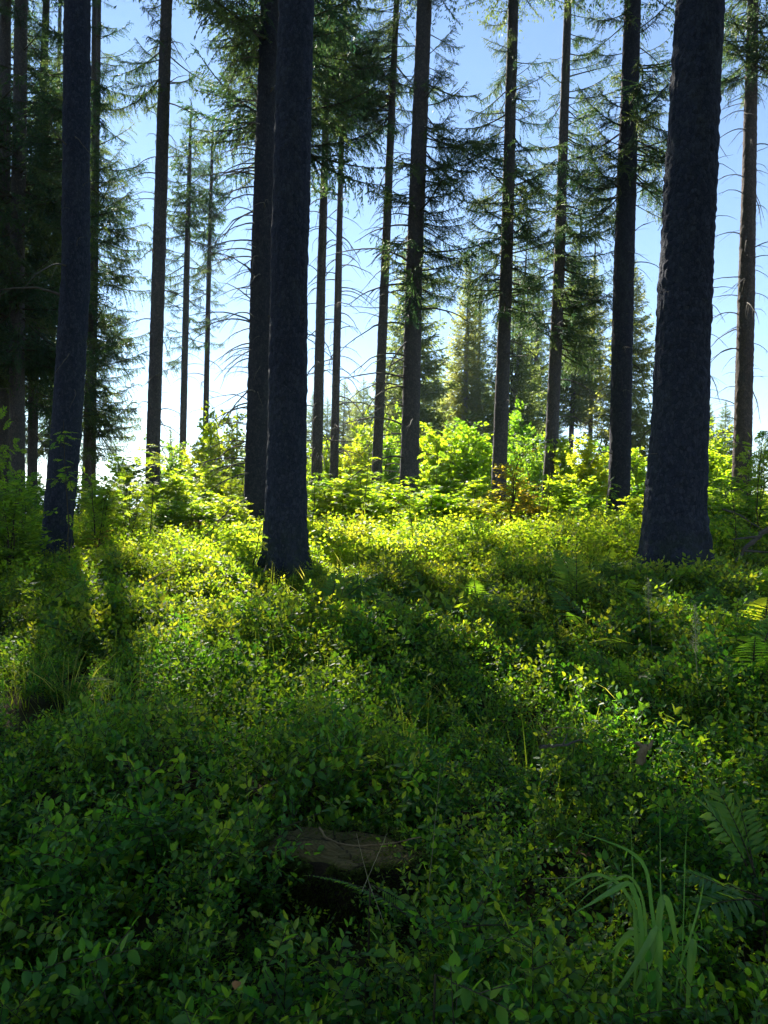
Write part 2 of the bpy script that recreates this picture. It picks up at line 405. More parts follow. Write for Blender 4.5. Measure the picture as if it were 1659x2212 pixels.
TIPS = [crown_mb(450 + i, 3, .95, .0, .24, 6, .7, COARSE).mesh('crown', [M['twig'], M['needle']]) for i in range(2)]
SMALL = [crown_mb(440 + i, 3, .85, .1, .22, 6, .8).mesh('crown', [M['twig'], M['needle_young']]) for i in range(3)]

def trunk_mesh(pts, rad, around, step, seed, mat, lobes=5, flare_z=None, rough=.05):
    """bark surface round the measured centre line; scaly plates break the outline"""
    r = np.random.default_rng(seed)
    pts = np.asarray(pts, float); rad = np.asarray(rad, float)
    s = np.concatenate([[0], np.cumsum(np.linalg.norm(np.diff(pts, axis=0), axis=1))])
    q = np.arange(0, s[-1], step)
    c = np.stack([np.interp(q, s, pts[:, k]) for k in range(3)], -1)
    ker = np.ones(9) / 9
    for k in range(3):
        e = np.pad(c[:, k], 4, mode='edge'); e[:4] += (np.arange(4) - 4) * (c[1, k] - c[0, k]); e[-4:] += (np.arange(4) + 1) * (c[-1, k] - c[-2, k])
        c[:, k] = np.convolve(e, ker, 'valid')
    rr = np.interp(q, s, rad)
    ang = np.linspace(0, 2 * math.pi, around, endpoint=False)
    zrel = c[:, 2] - flare_z
    ph = r.uniform(0, 6.28)
    lob = np.exp(-np.maximum(zrel - .12, 0) / .26)[:, None] * (.24 * np.cos(lobes * ang + ph) + .14 * np.cos((lobes - 2) * ang + 1.7 * ph))[None, :]
    ca, sa = np.cos(ang)[None, :], np.sin(ang)[None, :]
    sz = rr[:, None]
    arc = 1 / .035
    pn = np.stack([ca * rr[:, None] * arc, sa * rr[:, None] * arc, np.repeat(c[:, 2:3] / .055, around, 1)], -1)
    fine = vnoise(pn, seed); plates = np.abs(vnoise(pn * .55 + 7, seed + 1))
    big = vnoise(np.stack([ca * 1.6 + 0 * sz, sa * 1.6 + 0 * sz, np.repeat(c[:, 2:3] / .9, around, 1)], -1), seed + 2)
    disp = np.minimum(rough * sz, .013) * (fine * .7 + (plates - .25) * 1.5) + .035 * sz * big
    rad2 = rr[:, None] * (1 + lob) + disp
    v = np.stack([c[:, 0:1] + ca * rad2, c[:, 1:2] + sa * rad2, np.repeat(c[:, 2:3], around, 1)], -1)
    k = len(q)
    i = np.arange(k - 1)[:, None] * around; j = np.arange(around)[None, :]; j2 = (j + 1) % around
    f = np.stack([i + j, i + j2, i + around + j2, i + around + j], -1).reshape(-1, 4)
    mb = MB(); mb.add(v.reshape(-1, 3), f)
    return mb.mesh('trunk', [mat], True), c, rr

def spruce(label, d, prof, H, live=None, dead=None, nlive=0, ndead=0, stub=.3, blen=(1.2, 2.4), dlen=(.5, 1.5), seed=0, mat='bark', full=None, side=None, group='tall spruce trees of the stand', around=26, step=.05, upper=True, upr=1.0, dside=None, tip=None):
    """d: distance; prof: (v, u, width) of the trunk in the photograph; H: height of the tree; live / dead: v ranges of boughs and bare branches"""
    r = random.Random(seed + 500)
    pts = [P(u, v, d) for v, u, w in prof]; rad = [w / FPX * d / 2 for v, u, w in prof]
    gz = Gf(pts[0].x, pts[0].y)
    base = Vector((pts[0].x, pts[0].y, gz))
    dirn = (pts[0] - pts[1]); dirn = dirn / max(abs(dirn.z), .01)
    if pts[0].z > gz - .3:
        pts.insert(0, pts[0] + Vector((dirn.x * .3, dirn.y * .3, -1)) * (pts[0].z - gz + .3)); rad.insert(0, rad[0] * 1.12)
    top_dir = (pts[-1] - pts[-2]).normalized(); ztop = gz + H
    if ztop > pts[-1].z + .3:
        k = (ztop - pts[-1].z) / top_dir.z
        zc = pts[-1].copy(); rc = rad[-1]
        pts.append(zc + Vector((top_dir.x * .5, 0, top_dir.z)) * k * .5); rad.append(rc * .55)
        pts.append(zc + Vector((top_dir.x * .5, 0, top_dir.z)) * k); rad.append(.012)
    if mat == 'bark': mat = 'bark_near' if d < 13 else ('bark_mid' if d > 18 else 'bark')  # bark tone picked by distance; the nearest carries the painted blue veil
    t = thing('spruce_tree', label, 'tree', base, group)
    inv = -base
    me, c, rr = trunk_mesh([p + inv for p in pts], rad, around, step, 50 + seed, M[mat], 5 + seed % 3, 0.0)
    link('trunk', me, t)
    def at(z):
        i = int(np.clip(np.searchsorted(c[:, 2], z), 0, len(c) - 1)); return Vector(c[i]), float(rr[i])
    def zpix(v): return P(829, v, d).z - gz
    crown = None
    zl = zpix(live[0]) if live else H
    ztp = zpix(-60)
    if upper and ztop - gz > ztp + 2:
        z0 = max(ztp, 3.0) if live else max(ztp + 1.5, H * .48)
        p0, _ = at(z0)
        crown = link('crown', UPPER[seed % 3], t, p0, (0, 0, r.uniform(0, 6.28)))
        k = (H - z0) / 11.5; crown.scale = (upr * (.75 + .25 * k), upr * (.75 + .25 * k), k)
    elif full:
        p0, _ = at(zpix(full[1]))
        crown = link('crown', FULL[seed % 4], t, p0, (0, 0, r.uniform(0, 6.28)))
        k = (zpix(full[0]) - zpix(full[1])) / 12; crown.scale = (full[2], full[2], k)
    elif tip:   # slender conical top
        p0, _ = at(zpix(tip[1]))
        crown = link('crown', TIPS[seed % 2], t, p0, (0, 0, r.uniform(0, 6.28)))
        crown.scale = (tip[2], tip[2], (zpix(tip[0]) - zpix(tip[1])) / 3)
    if live and nlive:
        if crown is None:
            p0, _ = at(zl); mbt = MB(); tube(mbt, [(0, 0, 0), (0, 0, .5), (0, 0, .9)], [.01, .008, .003], 5)
            crown = link('crown', mbt.mesh('crown', [M['twig']]), t, p0)
        ci = Matrix.LocRotScale(crown.location, crown.rotation_euler, crown.scale).inverted()
        za, zb = zpix(live[1]), min(zpix(live[0]), H - .6)
        nlive = int(nlive * (3.2 if upper else 2.0))
        for i in range(nlive):
            q = ((i + r.random()) / nlive) ** (.5 if upper else .9)
            z = za + (zb - za) * q
            p, rad_ = at(z)
            a = r.uniform(0, 6.2832)
            if side is not None and r.random() < .6: a = R(side) + r.gauss(0, .7)
            L = r.uniform(*blen) * (.45 + .55 * min(1, q * 2.2)) * (1 if upper else 1.1 - .4 * q) * r.choice((.6, .85, 1, 1))
            bi = r.randrange(8) if q < .4 else r.randrange(5)
            Mx = Matrix.Translation(p) @ Matrix.Rotation(a, 4, 'Z') @ Matrix.Rotation(R(r.gauss(2, 17)), 4, 'Y') @ Matrix.Rotation(r.gauss(0, .5), 4, 'X') @ Matrix.Translation((rad_ * .7, 0, 0)) @ Matrix.Scale(L, 4)
            b = link('bough', BOUGHS[bi], crown); b.matrix_parent_inverse = ci; b.matrix_basis = Mx
    ndead = int(ndead * 1.6)
    if dead:
        za, zb = zpix(dead[1]), zpix(dead[0])
        for i in range(ndead):
            z = za + (zb - za) * (i + r.random()) / ndead
            p, rad_ = at(z)
            a = r.uniform(0, 6.2832)
            if dside is not None and r.random() < .6: a = R(dside) + r.gauss(0, .5)
            st = r.random() < stub
            L = r.uniform(.18, .5) if st else r.uniform(*dlen)
            Mx = Matrix.Translation(p) @ Matrix.Rotation(a, 4, 'Z') @ Matrix.Rotation(R(r.gauss(0, 14)), 4, 'Y') @ Matrix.Rotation(r.gauss(0, .5), 4, 'X') @ Matrix.Translation((rad_ * .8, 0, 0))
            b = link('branch', (DEAD_STUB if st else DEAD_LONG)[r.randrange(5 if st else 8)], t)
            b.matrix_basis = Mx @ Matrix.Diagonal((L, L, L, 1))
    return t

S = spruce
S('shaded spruce trunk cut by the left edge of the picture', 22, [(1060, 5, 24), (600, 8, 24), (0, 12, 22)], 25, (880, -80), (1000, 600), 26, 8, seed=1, blen=(1.5, 2.6))
S('shaded grey spruce trunk second from the left edge', 21, [(1075, 38, 30), (600, 36, 31), (300, 42, 28), (0, 46, 26)], 26, (820, -80), (1000, 500), 42, 8, seed=2, blen=(1.5, 2.8), upr=1.35)
S('slim shaded spruce between the second trunk and the thick leaning one at left', 25, [(1080, 69, 20), (600, 76, 21), (300, 90, 17), (0, 100, 14)], 24, (900, -80), (1000, 700), 42, 6, seed=3, blen=(1.3, 2.6), upr=1.35)
S('thick dark spruce at left, leaning, its foot wrapped by shaded saplings', 11.5, [(1200, 122, 72), (1140, 124, 62), (960, 141, 62), (600, 164, 58), (0, 167, 53)], 27, None, (1000, 300), 0, 10, stub=.75, seed=4, around=72, step=.03)
S('paler spruce stem of the close pair behind the leaning left trunk, low boughs', 28, [(1065, 185, 17), (780, 193, 14), (600, 197, 13), (0, 205, 11)], 25, (990, -80), (1040, 800), 44, 8, seed=5, blen=(1.2, 2.3), side=-40, upr=1.35)
S('slimmer darker stem of the close pair behind the leaning left trunk', 29, [(1065, 200, 13), (780, 203, 12), (600, 206, 11), (0, 214, 9)], 24, (960, -80), (1040, 800), 40, 6, seed=6, blen=(1.2, 2.5), side=-40, upr=1.35)
S('straight spruce with bright rowan leaves before its lower trunk, left of centre', 20, [(1150, 329, 34), (960, 331, 29), (600, 342, 28), (0, 360, 24)], 26, (230, -80), (1000, 60), 6, 42, side=170, seed=7, blen=(.8, 1.8), dlen=(.4, 1.3), around=40, step=.04)
S('slender spruce with a small dark top, left of its thinner twin', 30, [(1050, 393, 15), (600, 403, 13), (330, 410, 8), (260, 412, 4)], 16.5, (800, 270), (1030, 600), 40, 14, seed=8, blen=(.9, 2.0), dlen=(.3, .9), upper=False, side=180, tip=(245, 500, 1.15))
S('thinnest spruce stem left of centre with many bare twigs', 31, [(1020, 442, 13), (600, 451, 10), (330, 458, 6)], 16, (760, 300), (1000, 420), 34, 26, seed=9, blen=(.8, 1.8), dlen=(.5, 1.4), upper=False, tip=(285, 520, 1.0))
S('thick spruce half hidden behind the nearest central trunk, arched bare branches', 14.5, [(1135, 551, 54), (1060, 553, 50), (900, 558, 49), (600, 565, 47), (0, 584, 41)], 27, (110, -80), (1040, 40), 10, 80, stub=.15, dlen=(.5, 1.2), seed=10, around=56, step=.035, blen=(1.2, 2.4), dside=195)
S('nearest central spruce trunk, broad and dark with flared foot', 9.3, [(1232, 620, 116), (1195, 618, 99), (1100, 617, 90), (960, 620, 83), (600, 625, 80), (0, 640, 75)], 28, None, (1040, 60), 0, 6, stub=1.0, seed=11, around=150, step=.018)
S('slim spruce just right of the nearest central trunk', 24, [(1095, 682, 30), (1040, 684, 24), (600, 694, 19), (325, 702, 15), (0, 712, 12)], 25, (240, -80), (1000, 120), 26, 48, seed=12, blen=(1.0, 2.3), dlen=(.5, 1.6), stub=.15, around=32, step=.05)
S('thin pale spruce stem with sunlit flecks, second right of the nearest central trunk', 26, [(1090, 720, 19), (600, 731, 15), (420, 735, 12), (0, 745, 9)], 24, (270, -80), (1000, 200), 24, 54, seed=13, blen=(1.0, 2.3), dlen=(.5, 1.7), stub=.12, mat='bark')
S('slim spruce close left of the dark trunk at the middle of the picture', 24, [(1070, 812, 23), (600, 831, 19), (217, 847, 15), (0, 857, 12)], 25, (260, -80), (1040, 150), 26, 42, seed=14, blen=(1.0, 2.2), dlen=(.5, 1.3), stub=.2, around=32, side=180)
S('dark spruce at the middle with long bare branches reaching left', 19, [(1115, 879, 46), (1060, 882, 42), (960, 886, 39), (600, 894, 36), (0, 917, 31)], 26, (620, -80), (1080, 330), 26, 36, seed=15, blen=(.9, 2.1), dlen=(.7, 1.9), stub=.15, around=48, step=.04, dside=185, side=0)
S('spruce right of the wide sky gap, leafy thicket hiding its foot', 20, [(1090, 1076, 34), (950, 1081, 31), (600, 1093, 27), (0, 1109, 22)], 26, (660, -80), (1000, 200), 46, 26, seed=16, blen=(.7, 1.9), dlen=(.4, 1.3), stub=.35, around=40, step=.04)
S('mossy spruce with rowan leaves before it, second right of the sky gap', 21.5, [(1120, 1184, 33), (950, 1192, 28), (600, 1207, 24), (0, 1227, 16)], 25, (760, -80), (1000, 200), 50, 20, seed=17, blen=(.8, 2.0), dlen=(.4, 1.4), stub=.3, around=40, step=.04, side=10)
S('dark spruce left of the broadest trunk, with broken branch stubs', 16.5, [(1160, 1331, 56), (1120, 1333, 50), (1040, 1338, 46), (600, 1347, 43), (0, 1367, 34)], 26, (420, -80), (1000, 250), 32, 26, seed=18, blen=(.7, 1.8), dlen=(.4, 1.0), stub=.55, around=52, step=.035)
S('broadest nearest spruce trunk at right, nearly black, foot spreading', 8.5, [(1222, 1459, 168), (1180, 1458, 144), (1100, 1457, 127), (900, 1469, 116), (600, 1481, 110), (0, 1513, 98)], 28, None, (1000, 250), 0, 11, stub=.6, dlen=(.3, .55), seed=19, around=180, step=.016, dside=0)
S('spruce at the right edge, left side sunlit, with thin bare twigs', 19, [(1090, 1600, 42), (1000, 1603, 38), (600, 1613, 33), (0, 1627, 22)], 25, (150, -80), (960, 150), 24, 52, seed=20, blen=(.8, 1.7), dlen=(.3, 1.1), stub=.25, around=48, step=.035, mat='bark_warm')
BG = 'spruces across the clearing'
S('spruce crown behind the dark middle trunk, spreading either side of it', 42, [(1040, 884, 17), (700, 896, 12), (520, 902, 7), (480, 903, 3)], 17, None, (1000, 850), 0, 6, seed=21, full=(480, 985, 1.35), upper=False, group=BG)
S('pale-stemmed spruce with pointed top in the middle of the sky gap', 46, [(1010, 1000, 13), (750, 1008, 10), (600, 1016, 5), (566, 1018, 2)], 17, None, (960, 850), 0, 6, seed=22, mat='bark_pale', full=(562, 930, 1.0), upper=False, group=BG)
S('shorter spruce leaning against the pointed one in the sky gap', 47, [(1010, 1026, 9), (750, 1034, 8), (640, 1040, 3)], 15, None, (960, 900), 0, 5, seed=23, mat='bark_pale', full=(598, 940, .9), upper=False, group=BG)
S('spruce behind the first trunk right of the sky gap, pale dead stem showing', 44, [(1010, 1098, 11), (750, 1122, 10), (600, 1134, 5)], 17, None, (960, 850), 0, 6, seed=24, mat='bark_pale', full=(545, 965, 1.05), upper=False, group=BG)
S('spruce crown between the two trunks right of the sky gap', 50, [(1000, 1142, 12), (750, 1160, 9), (600, 1166, 4)], 17, None, None, 0, 0, seed=25, full=(560, 1000, 1.1), upper=False, group=BG)
S('tall thin-crowned spruce right of the mossy trunk with a bare lower stem', 40, [(990, 1232, 11), (750, 1242, 9), (600, 1250, 5)], 18, None, (950, 780), 0, 10, seed=26, full=(500, 900, .95), upper=False, group=BG)
S('second bare-stemmed spruce right of the mossy trunk, slightly darker', 41, [(990, 1274, 10), (750, 1280, 8), (600, 1284, 4)], 17, None, (950, 800), 0, 8, seed=27, full=(540, 900, .85), upper=False, group=BG)
S('spruce with drooping boughs behind the stubby trunk left of the broadest one', 36, [(1020, 1352, 13), (750, 1362, 10), (580, 1368, 5)], 17, None, None, 0, 0, seed=28, full=(530, 985, .9), upper=False, group=BG)
S('slim spruce deep in the shaded stand at far left', 34, [(1060, 108, 11), (600, 118, 9), (0, 130, 7)], 25, (1000, -80), None, 56, 0, seed=29, blen=(1.4, 2.6), group='tall spruce trees of the stand')
S('second slim spruce deep in the shaded stand at far left', 32, [(1060, 20, 12), (600, 26, 10), (0, 36, 8)], 25, (1000, -80), None, 50, 0, seed=30, blen=(1.4, 2.6), group='tall spruce trees of the stand')
S('spruce added for shade, hidden behind the nearest central trunk, only its high boughs showing', 20, [(1110, 604, 24), (600, 612, 22), (0, 626, 18)], 26, (330, -80), None, 28, 0, seed=35, blen=(1.5, 3.0), upr=1.35)  # added tree: its crown shades the right slope and fills the canopy
S('spruce added for shade, hidden behind the leaning left trunk, only boughs showing', 19, [(1070, 128, 24), (600, 160, 22), (0, 167, 19)], 25, (520, -80), None, 30, 0, seed=36, blen=(.9, 1.7), upr=.8, side=180)  # added to cast shade on the ground at far left
S('spruce added for shade, hidden behind the second trunk from the left, only boughs showing', 24, [(1070, 42, 18), (600, 38, 17), (0, 48, 15)], 25, (700, -80), None, 48, 0, seed=33, blen=(1.5, 2.8), upr=1.3)  # extra tree put in so its crown shades the left slope

for i, (x, y, k) in enumerate([(-3.2, -4.5, 1.0), (2.6, -5.5, 1.1), (-7.5, -1.5, 1.0), (7.2, -2.0, 1.0), (-.4, -9.0, 1.1), (5.5, -9.5, 1.0), (-6.0, -9.0, 1.1), (-11.5, 5.5, 1.0), (10.5, 4.5, 1.0), (-14.0, 14.0, 1.1), (-16.5, 20.0, 1.1), (-17.0, 27.0, 1.1)]):  # added trees out of view, blocking sky light to darken the foreground
    z = Gf(x, y); t = thing('spruce_tree', 'added unseen spruce outside the picture, blocking sky light', 'tree', (x, y, z), 'added unseen spruces that block sky light')
    me, _, _ = trunk_mesh([(0, 0, -.4), (0, 0, 1.2), (.1, 0, 12), (.15, 0, 25)], [.30, .24, .16, .02], 20, .12, 80 + i, M['bark'], 5, 0.0)
    link('trunk', me, t)
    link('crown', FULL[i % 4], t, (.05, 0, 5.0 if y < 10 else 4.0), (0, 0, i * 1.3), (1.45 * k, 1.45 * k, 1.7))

def small_spruce(label, u, vtop, d, width, name='young_spruce', group='small spruces beyond the thicket', pale=False):
    top = P(u, vtop, d); z0 = Gf(top.x, top.y)
    t = thing(name, label, 'tree', (top.x, top.y, z0), group)
    h = top.z - z0; r = random.Random(int(u * 7 + d))
    mb = MB(); tube(mb, [(0, 0, -.2), (0, 0, h * .5), (0, 0, h * .95)], [.014 * h, .008 * h, .004], 7)
    link('trunk', mb.mesh('trunk', [M['bark']], True), t)
    if h > 4.5: c = link('crown', FULL[r.randrange(4)], t, (0, 0, h * .08), (0, 0, r.uniform(0, 6)), (width / 2.1, width / 2.1, h * .92 / 12))
    else: c = link('crown', SMALL[r.randrange(3)], t, (0, 0, 0), (0, 0, r.uniform(0, 6)), (width / .8, width / .8, h / 3))
    return t
for lab, u, vt, d, w in [
    ('small dark spruce on the skyline right of the rowan-clad trunk', 368, 934, 34, .9),
    ('bushy young spruce left of the half-hidden thick trunk', 512, 905, 30, 1.0),
    ('far spruce tip just left of the slim trunk beside the central one', 676, 868, 60, 1.7),
    ('far spruce seen between the two slim stems right of the central trunk', 708, 880, 62, 1.6),
    ('far spruce right of the thin pale stem, tallest of its row', 745, 842, 62, 1.9),
    ('far spruce second right of the thin pale stem', 770, 862, 64, 1.9),
    ('far spruce third right of the thin pale stem, thin pointed top', 786, 838, 58, 1.6),
    ('dense far spruce against the slim trunk left of the middle one', 838, 800, 56, 2.0),
    ('young green spruce in front of the far row, between pale stem and slim trunk', 770, 925, 33, 1.1),
    ('dark spruce low behind the dark middle trunk at its right', 940, 800, 52, 2.2),
    ('low dense spruce at the foot of the pointed one in the sky gap', 968, 840, 54, 2.2),
    ('low dense spruce right of the pale stems in the sky gap', 1055, 830, 52, 2.2),
    ('bushy spruce low between the two trunks right of the sky gap', 1140, 860, 44, 1.8),
    ('low spruce behind the mossy trunk', 1200, 880, 46, 1.8),
    ('round-topped spruce low behind the stubby trunk', 1318, 935, 36, 1.1),
    ('low dark spruce left of the broadest trunk, above the thicket', 1385, 940, 40, 1.3),
    ('far bare-sided spruce just right of the broadest trunk', 1530, 862, 44, 1.0),
    ('far dense spruce between the broadest trunk and the right-edge one', 1568, 868, 46, 1.2),
    ('far spruce at the right edge of the picture above the thicket', 1652, 960, 40, .9)]:
    small_spruce(lab, u, vt - (18 if d > 50 else 0), d, w * (1.5 if d > 50 else 1.15))

# ---------------------------------------------------------------- undergrowth sources
def sprig_mb(seed, h=.32, nbr=5, leaf=.033, detail=True):
    """bilberry-like sprig: angular green stems with alternate ovate leaves"""
    r = np.random.default_rng(seed); mb = MB(); B, D, S, L = [], [], [], []
    def shoot(p0, d0, ln, depth):
        n = 6; q = np.linspace(0, 1, n)[:, None]
        side = norm(r.normal(size=3)) * .18
        pts = p0 + d0 * ln * q + side * ln * q ** 2 + np.array([0, 0, .12 if depth == 0 else .05]) * ln * q ** 2
        tube(mb, pts, np.linspace(.0028 if depth == 0 else .0018, .0010, n), 3, 0)
        tg = norm(np.gradient(pts, axis=0))
        m_ = max(3, int(ln / .021)); alt = r.integers(2); ax = norm(np.cross(tg[2], r.normal(size=3)))
        lo = .30 if depth == 0 else .05
        for i in range(m_):
            s = lo + (1 - lo) * (i + .5) / m_
            p = np.array([np.interp(s, q[:, 0], pts[:, k]) for k in range(3)])
            t = tg[min(n - 1, int(s * n))]
            sd = ax * (1 if (i + alt) % 2 else -1)
            dr = norm(t * .55 + sd * 1.0 + np.array([0, 0, r.uniform(-.05, .35)]) + r.normal(0, .16, 3))
            B.append(p); D.append(dr); S.append(np.cross(dr, np.array([0, 0, 1.]) + r.normal(0, .3, 3))); L.append(leaf * r.uniform(.6, 1.15) * (1 - .25 * (s > .85)))
        B.append(pts[-1]); D.append(tg[-1] + r.normal(0, .2, 3)); S.append(np.cross(tg[-1], r.normal(size=3))); L.append(leaf * .8)
        if depth < 2:
            for _ in range(nbr if depth == 0 else r.integers(0, 3)):
                s = r.uniform(.25, .95); p = np.array([np.interp(s, q[:, 0], pts[:, k]) for k in range(3)])
                a = r.uniform(0, 6.28)
                d = norm(np.array([math.cos(a), math.sin(a), r.uniform(.3, 1.0)]))
                shoot(p, d, ln * r.uniform(.35, .6), depth + 1)
    a = r.uniform(0, 6.28)
    shoot(np.zeros(3), norm(np.array([.35 * math.cos(a), .35 * math.sin(a), 1])), h, 0)
    B, D, S, L = map(np.array, (B, D, S, L))
    if detail: ovate(mb, B, D, S, L, L * .56, 1)
    else: diamonds(mb, B, D, S, L * 1.15, L * .72, 1, .1)
    return mb
def tuft_mb(seed, n=34, h=.38, w=.006, spread=.5, heads=0):
    r = np.random.default_rng(seed); mb = MB()
    for i in range(n):
        a = r.uniform(0, 6.28); ln = h * r.uniform(.45, 1.2); lean = r.uniform(.05, spread)
        p = np.array([r.normal(0, .04), r.normal(0, .04), -.02]); d = np.array([math.cos(a), math.sin(a), 0])
        q = np.linspace(0, 1, 5)[:, None]
        c = p + d * ln * (lean * q + .55 * lean * q ** 2.2) + np.array([0, 0, 1.]) * ln * (q - .35 * lean * q ** 2.4)
        sd = np.array([-d[1], d[0], 0]) * w * r.uniform(.6, 1.3)
        ww = np.array([.8, 1, .85, .5, .04])[:, None]
        v = np.concatenate([c - sd * ww, c + sd * ww]); f = np.array([[j, j + 1, j + 6, j + 5] for j in range(4)])
        mb.add(v, f, 0)
    return mb
def frond_mb(seed, pairs=13, sub=8, width=.36, droop=.35, tipw=.04):
    """a bipinnate fern frond of unit length along +x, arching down"""
    r = np.random.default_rng(seed); mb = MB(); q = np.linspace(0, 1, 12)
    bend = r.uniform(-.08, .08)
    ax = lambda s: np.stack([s * (1 - .12 * droop * s), bend * s * s, .22 * s - droop * s ** 2.1], -1)
    tube(mb, ax(q), .0085 * (1 - q) + .002, 4, 0)
    B, D, S, L, W = [], [], [], [], []
    for i in range(pairs):
        s = .22 + .76 * (i / pairs) ** .92
        t = norm(ax(np.array(s + .01)) - ax(np.array(s - .01))); p = ax(np.array(s))
        env = width * (1 - (i / pairs)) ** .85 * (.75 if i == 0 else 1) + tipw * .4
        for sd in (-1, 1):
            lat = norm(np.array([.42, sd * 1.0, -.10]) + t * .15 + r.normal(0, .06, 3))
            ln = env * r.uniform(.9, 1.08)
            B.append(p); D.append(lat + np.array([0, 0, -.12])); S.append(np.cross(lat, [0, 0, 1.]) + r.normal(0, .15, 3)); L.append(ln); W.append((.052 if sub > 3 else .034) * (.6 + .4 * (1 - i / pairs)))
    B.append(ax(np.array(.96))); D.append(ax(np.array(1.)) - ax(np.array(.95))); S.append(np.array([0, 1., 0])); L.append(.06); W.append(.02)
    ovate(mb, np.array(B), np.array(D), np.array(S), np.array(L), np.array(W), 1, .10, .14)
    return mb
def pinnate_mb(seed, pairs=6, lf=.30, asp=.36):
    """rowan leaf of unit length along +x: toothed leaflets in pairs"""
    r = np.random.default_rng(seed); mb = MB(); q = np.linspace(0, 1, 7)
    dr = r.uniform(.15, .45)
    ax = lambda s: np.stack([s * .96, 0 * s, .12 * s - dr * s ** 2], -1)
    tube(mb, ax(q * .9), .010 * (1 - q) + .004, 3, 0)
    B, D, S, L = [], [], [], []
    for i in range(pairs):
        s = .28 + .60 * i / (pairs - 1); p = ax(np.array(s))
        for sd in (-1, 1):
            d = norm(np.array([.55, sd * 1.0, -.12]) + r.normal(0, .1, 3)); B.append(p); D.append(d); S.append(np.cross(d, np.array([0, 0, 1.]) + r.normal(0, .25, 3))); L.append(lf * (1.05 - .3 * abs(i / (pairs - 1) - .45)) * r.uniform(.85, 1.1))
    B.append(ax(np.array(.9))); D.append(np.array([1, 0, -.3])); S.append(np.array([0, 1., 0])); L.append(lf)
    L = np.array(L); ovate(mb, np.array(B), np.array(D), np.array(S), L, L * asp, 1, .10, .10)
    return mb
def bush_mb(seed, h=1.8, w=.7, leaf=.065, asp=.62, nleaf=900, stems=3, kind='leaf'):
    """young broadleaved tree: stems, rising twigs and leaves held in flat sprays"""
    r = np.random.default_rng(seed); wood = MB(); fol = MB(); B, D, S, L = [], [], [], []
    twigs = []
    for k in range(stems):
        a = r.uniform(0, 6.28); lean = r.uniform(.02, .28) * w / h * 2
        q = np.linspace(0, 1, 8)[:, None]; d = np.array([math.cos(a) * lean, math.sin(a) * lean, 1])
        ln = h * r.uniform(.72, 1.0)
        pts = d * ln * q + np.cumsum(r.normal(0, .012 * h, (8, 3)), axis=0) * q
        pts[:, 2] *= ln / max(pts[-1, 2], .1)
        tube(wood, pts, np.linspace(.0085 * h, .0016, 8), 5, 0)
        nb = int(9 + 7 * h)
        for i in range(nb):
            s = .16 + .84 * (i + r.random()) / nb
            p = np.array([np.interp(s, q[:, 0], pts[:, c]) for c in range(3)])
            a2 = r.uniform(0, 6.28); bl = w * (1.05 - .75 * s) * r.uniform(.45, 1.1)
            twigs.append((p, np.array([math.cos(a2), math.sin(a2), r.uniform(.35, 1.3)]), bl))
    tot = sum(b[2] for b in twigs)
    for p, d, bl in twigs:
        q = np.linspace(0, 1, 5)[:, None]
        pts = p + d * bl * q + np.array([0, 0, -.25 * bl]) * q ** 2 + r.normal(0, .03 * bl, (5, 3)) * q
        tube(wood, pts, np.linspace(.0045, .0013, 5), 3, 0)
        n = max(3, int(nleaf * bl / tot)); tg = norm(pts[-1] - pts[0])
        for i in range(n):
            s = r.uniform(.12, 1.0) ; pp = np.array([np.interp(s, q[:, 0], pts[:, c]) for c in range(3)])
            sd = np.cross(tg, [0, 0, 1.]) * (1 if i % 2 else -1)
            dd = norm(tg * .5 + sd * r.uniform(.3, 1.1) + r.normal(0, .3, 3) + np.array([0, 0, -.1]))
            B.append(pp + r.normal(0, .02, 3)); D.append(dd); S.append(np.cross(dd, np.array([0, 0, 1.]) + r.normal(0, .8, 3))); L.append(leaf * r.uniform(.6, 1.25))
    L = np.array(L)
    if kind == 'pinnate':
        Ms = [pinnate_mb(seed * 3 + i, 5, .34) for i in range(3)]
        for b, d, s, l in zip(B, D, S, L):
            d = norm(d); s = norm(np.cross(np.cross(d, s), d)); n_ = np.cross(d, s)
            Mx = np.eye(4); Mx[:3, 0] = d * l; Mx[:3, 1] = s * l; Mx[:3, 2] = (n_ if n_[2] > 0 else -n_) * l; Mx[:3, 3] = b
            fol.merge(Ms[r.integers(3)], Mx)
    else:
        diamonds(fol, np.array(B), np.array(D), np.array(S), L, L * asp, 1, .12)
    return wood, fol

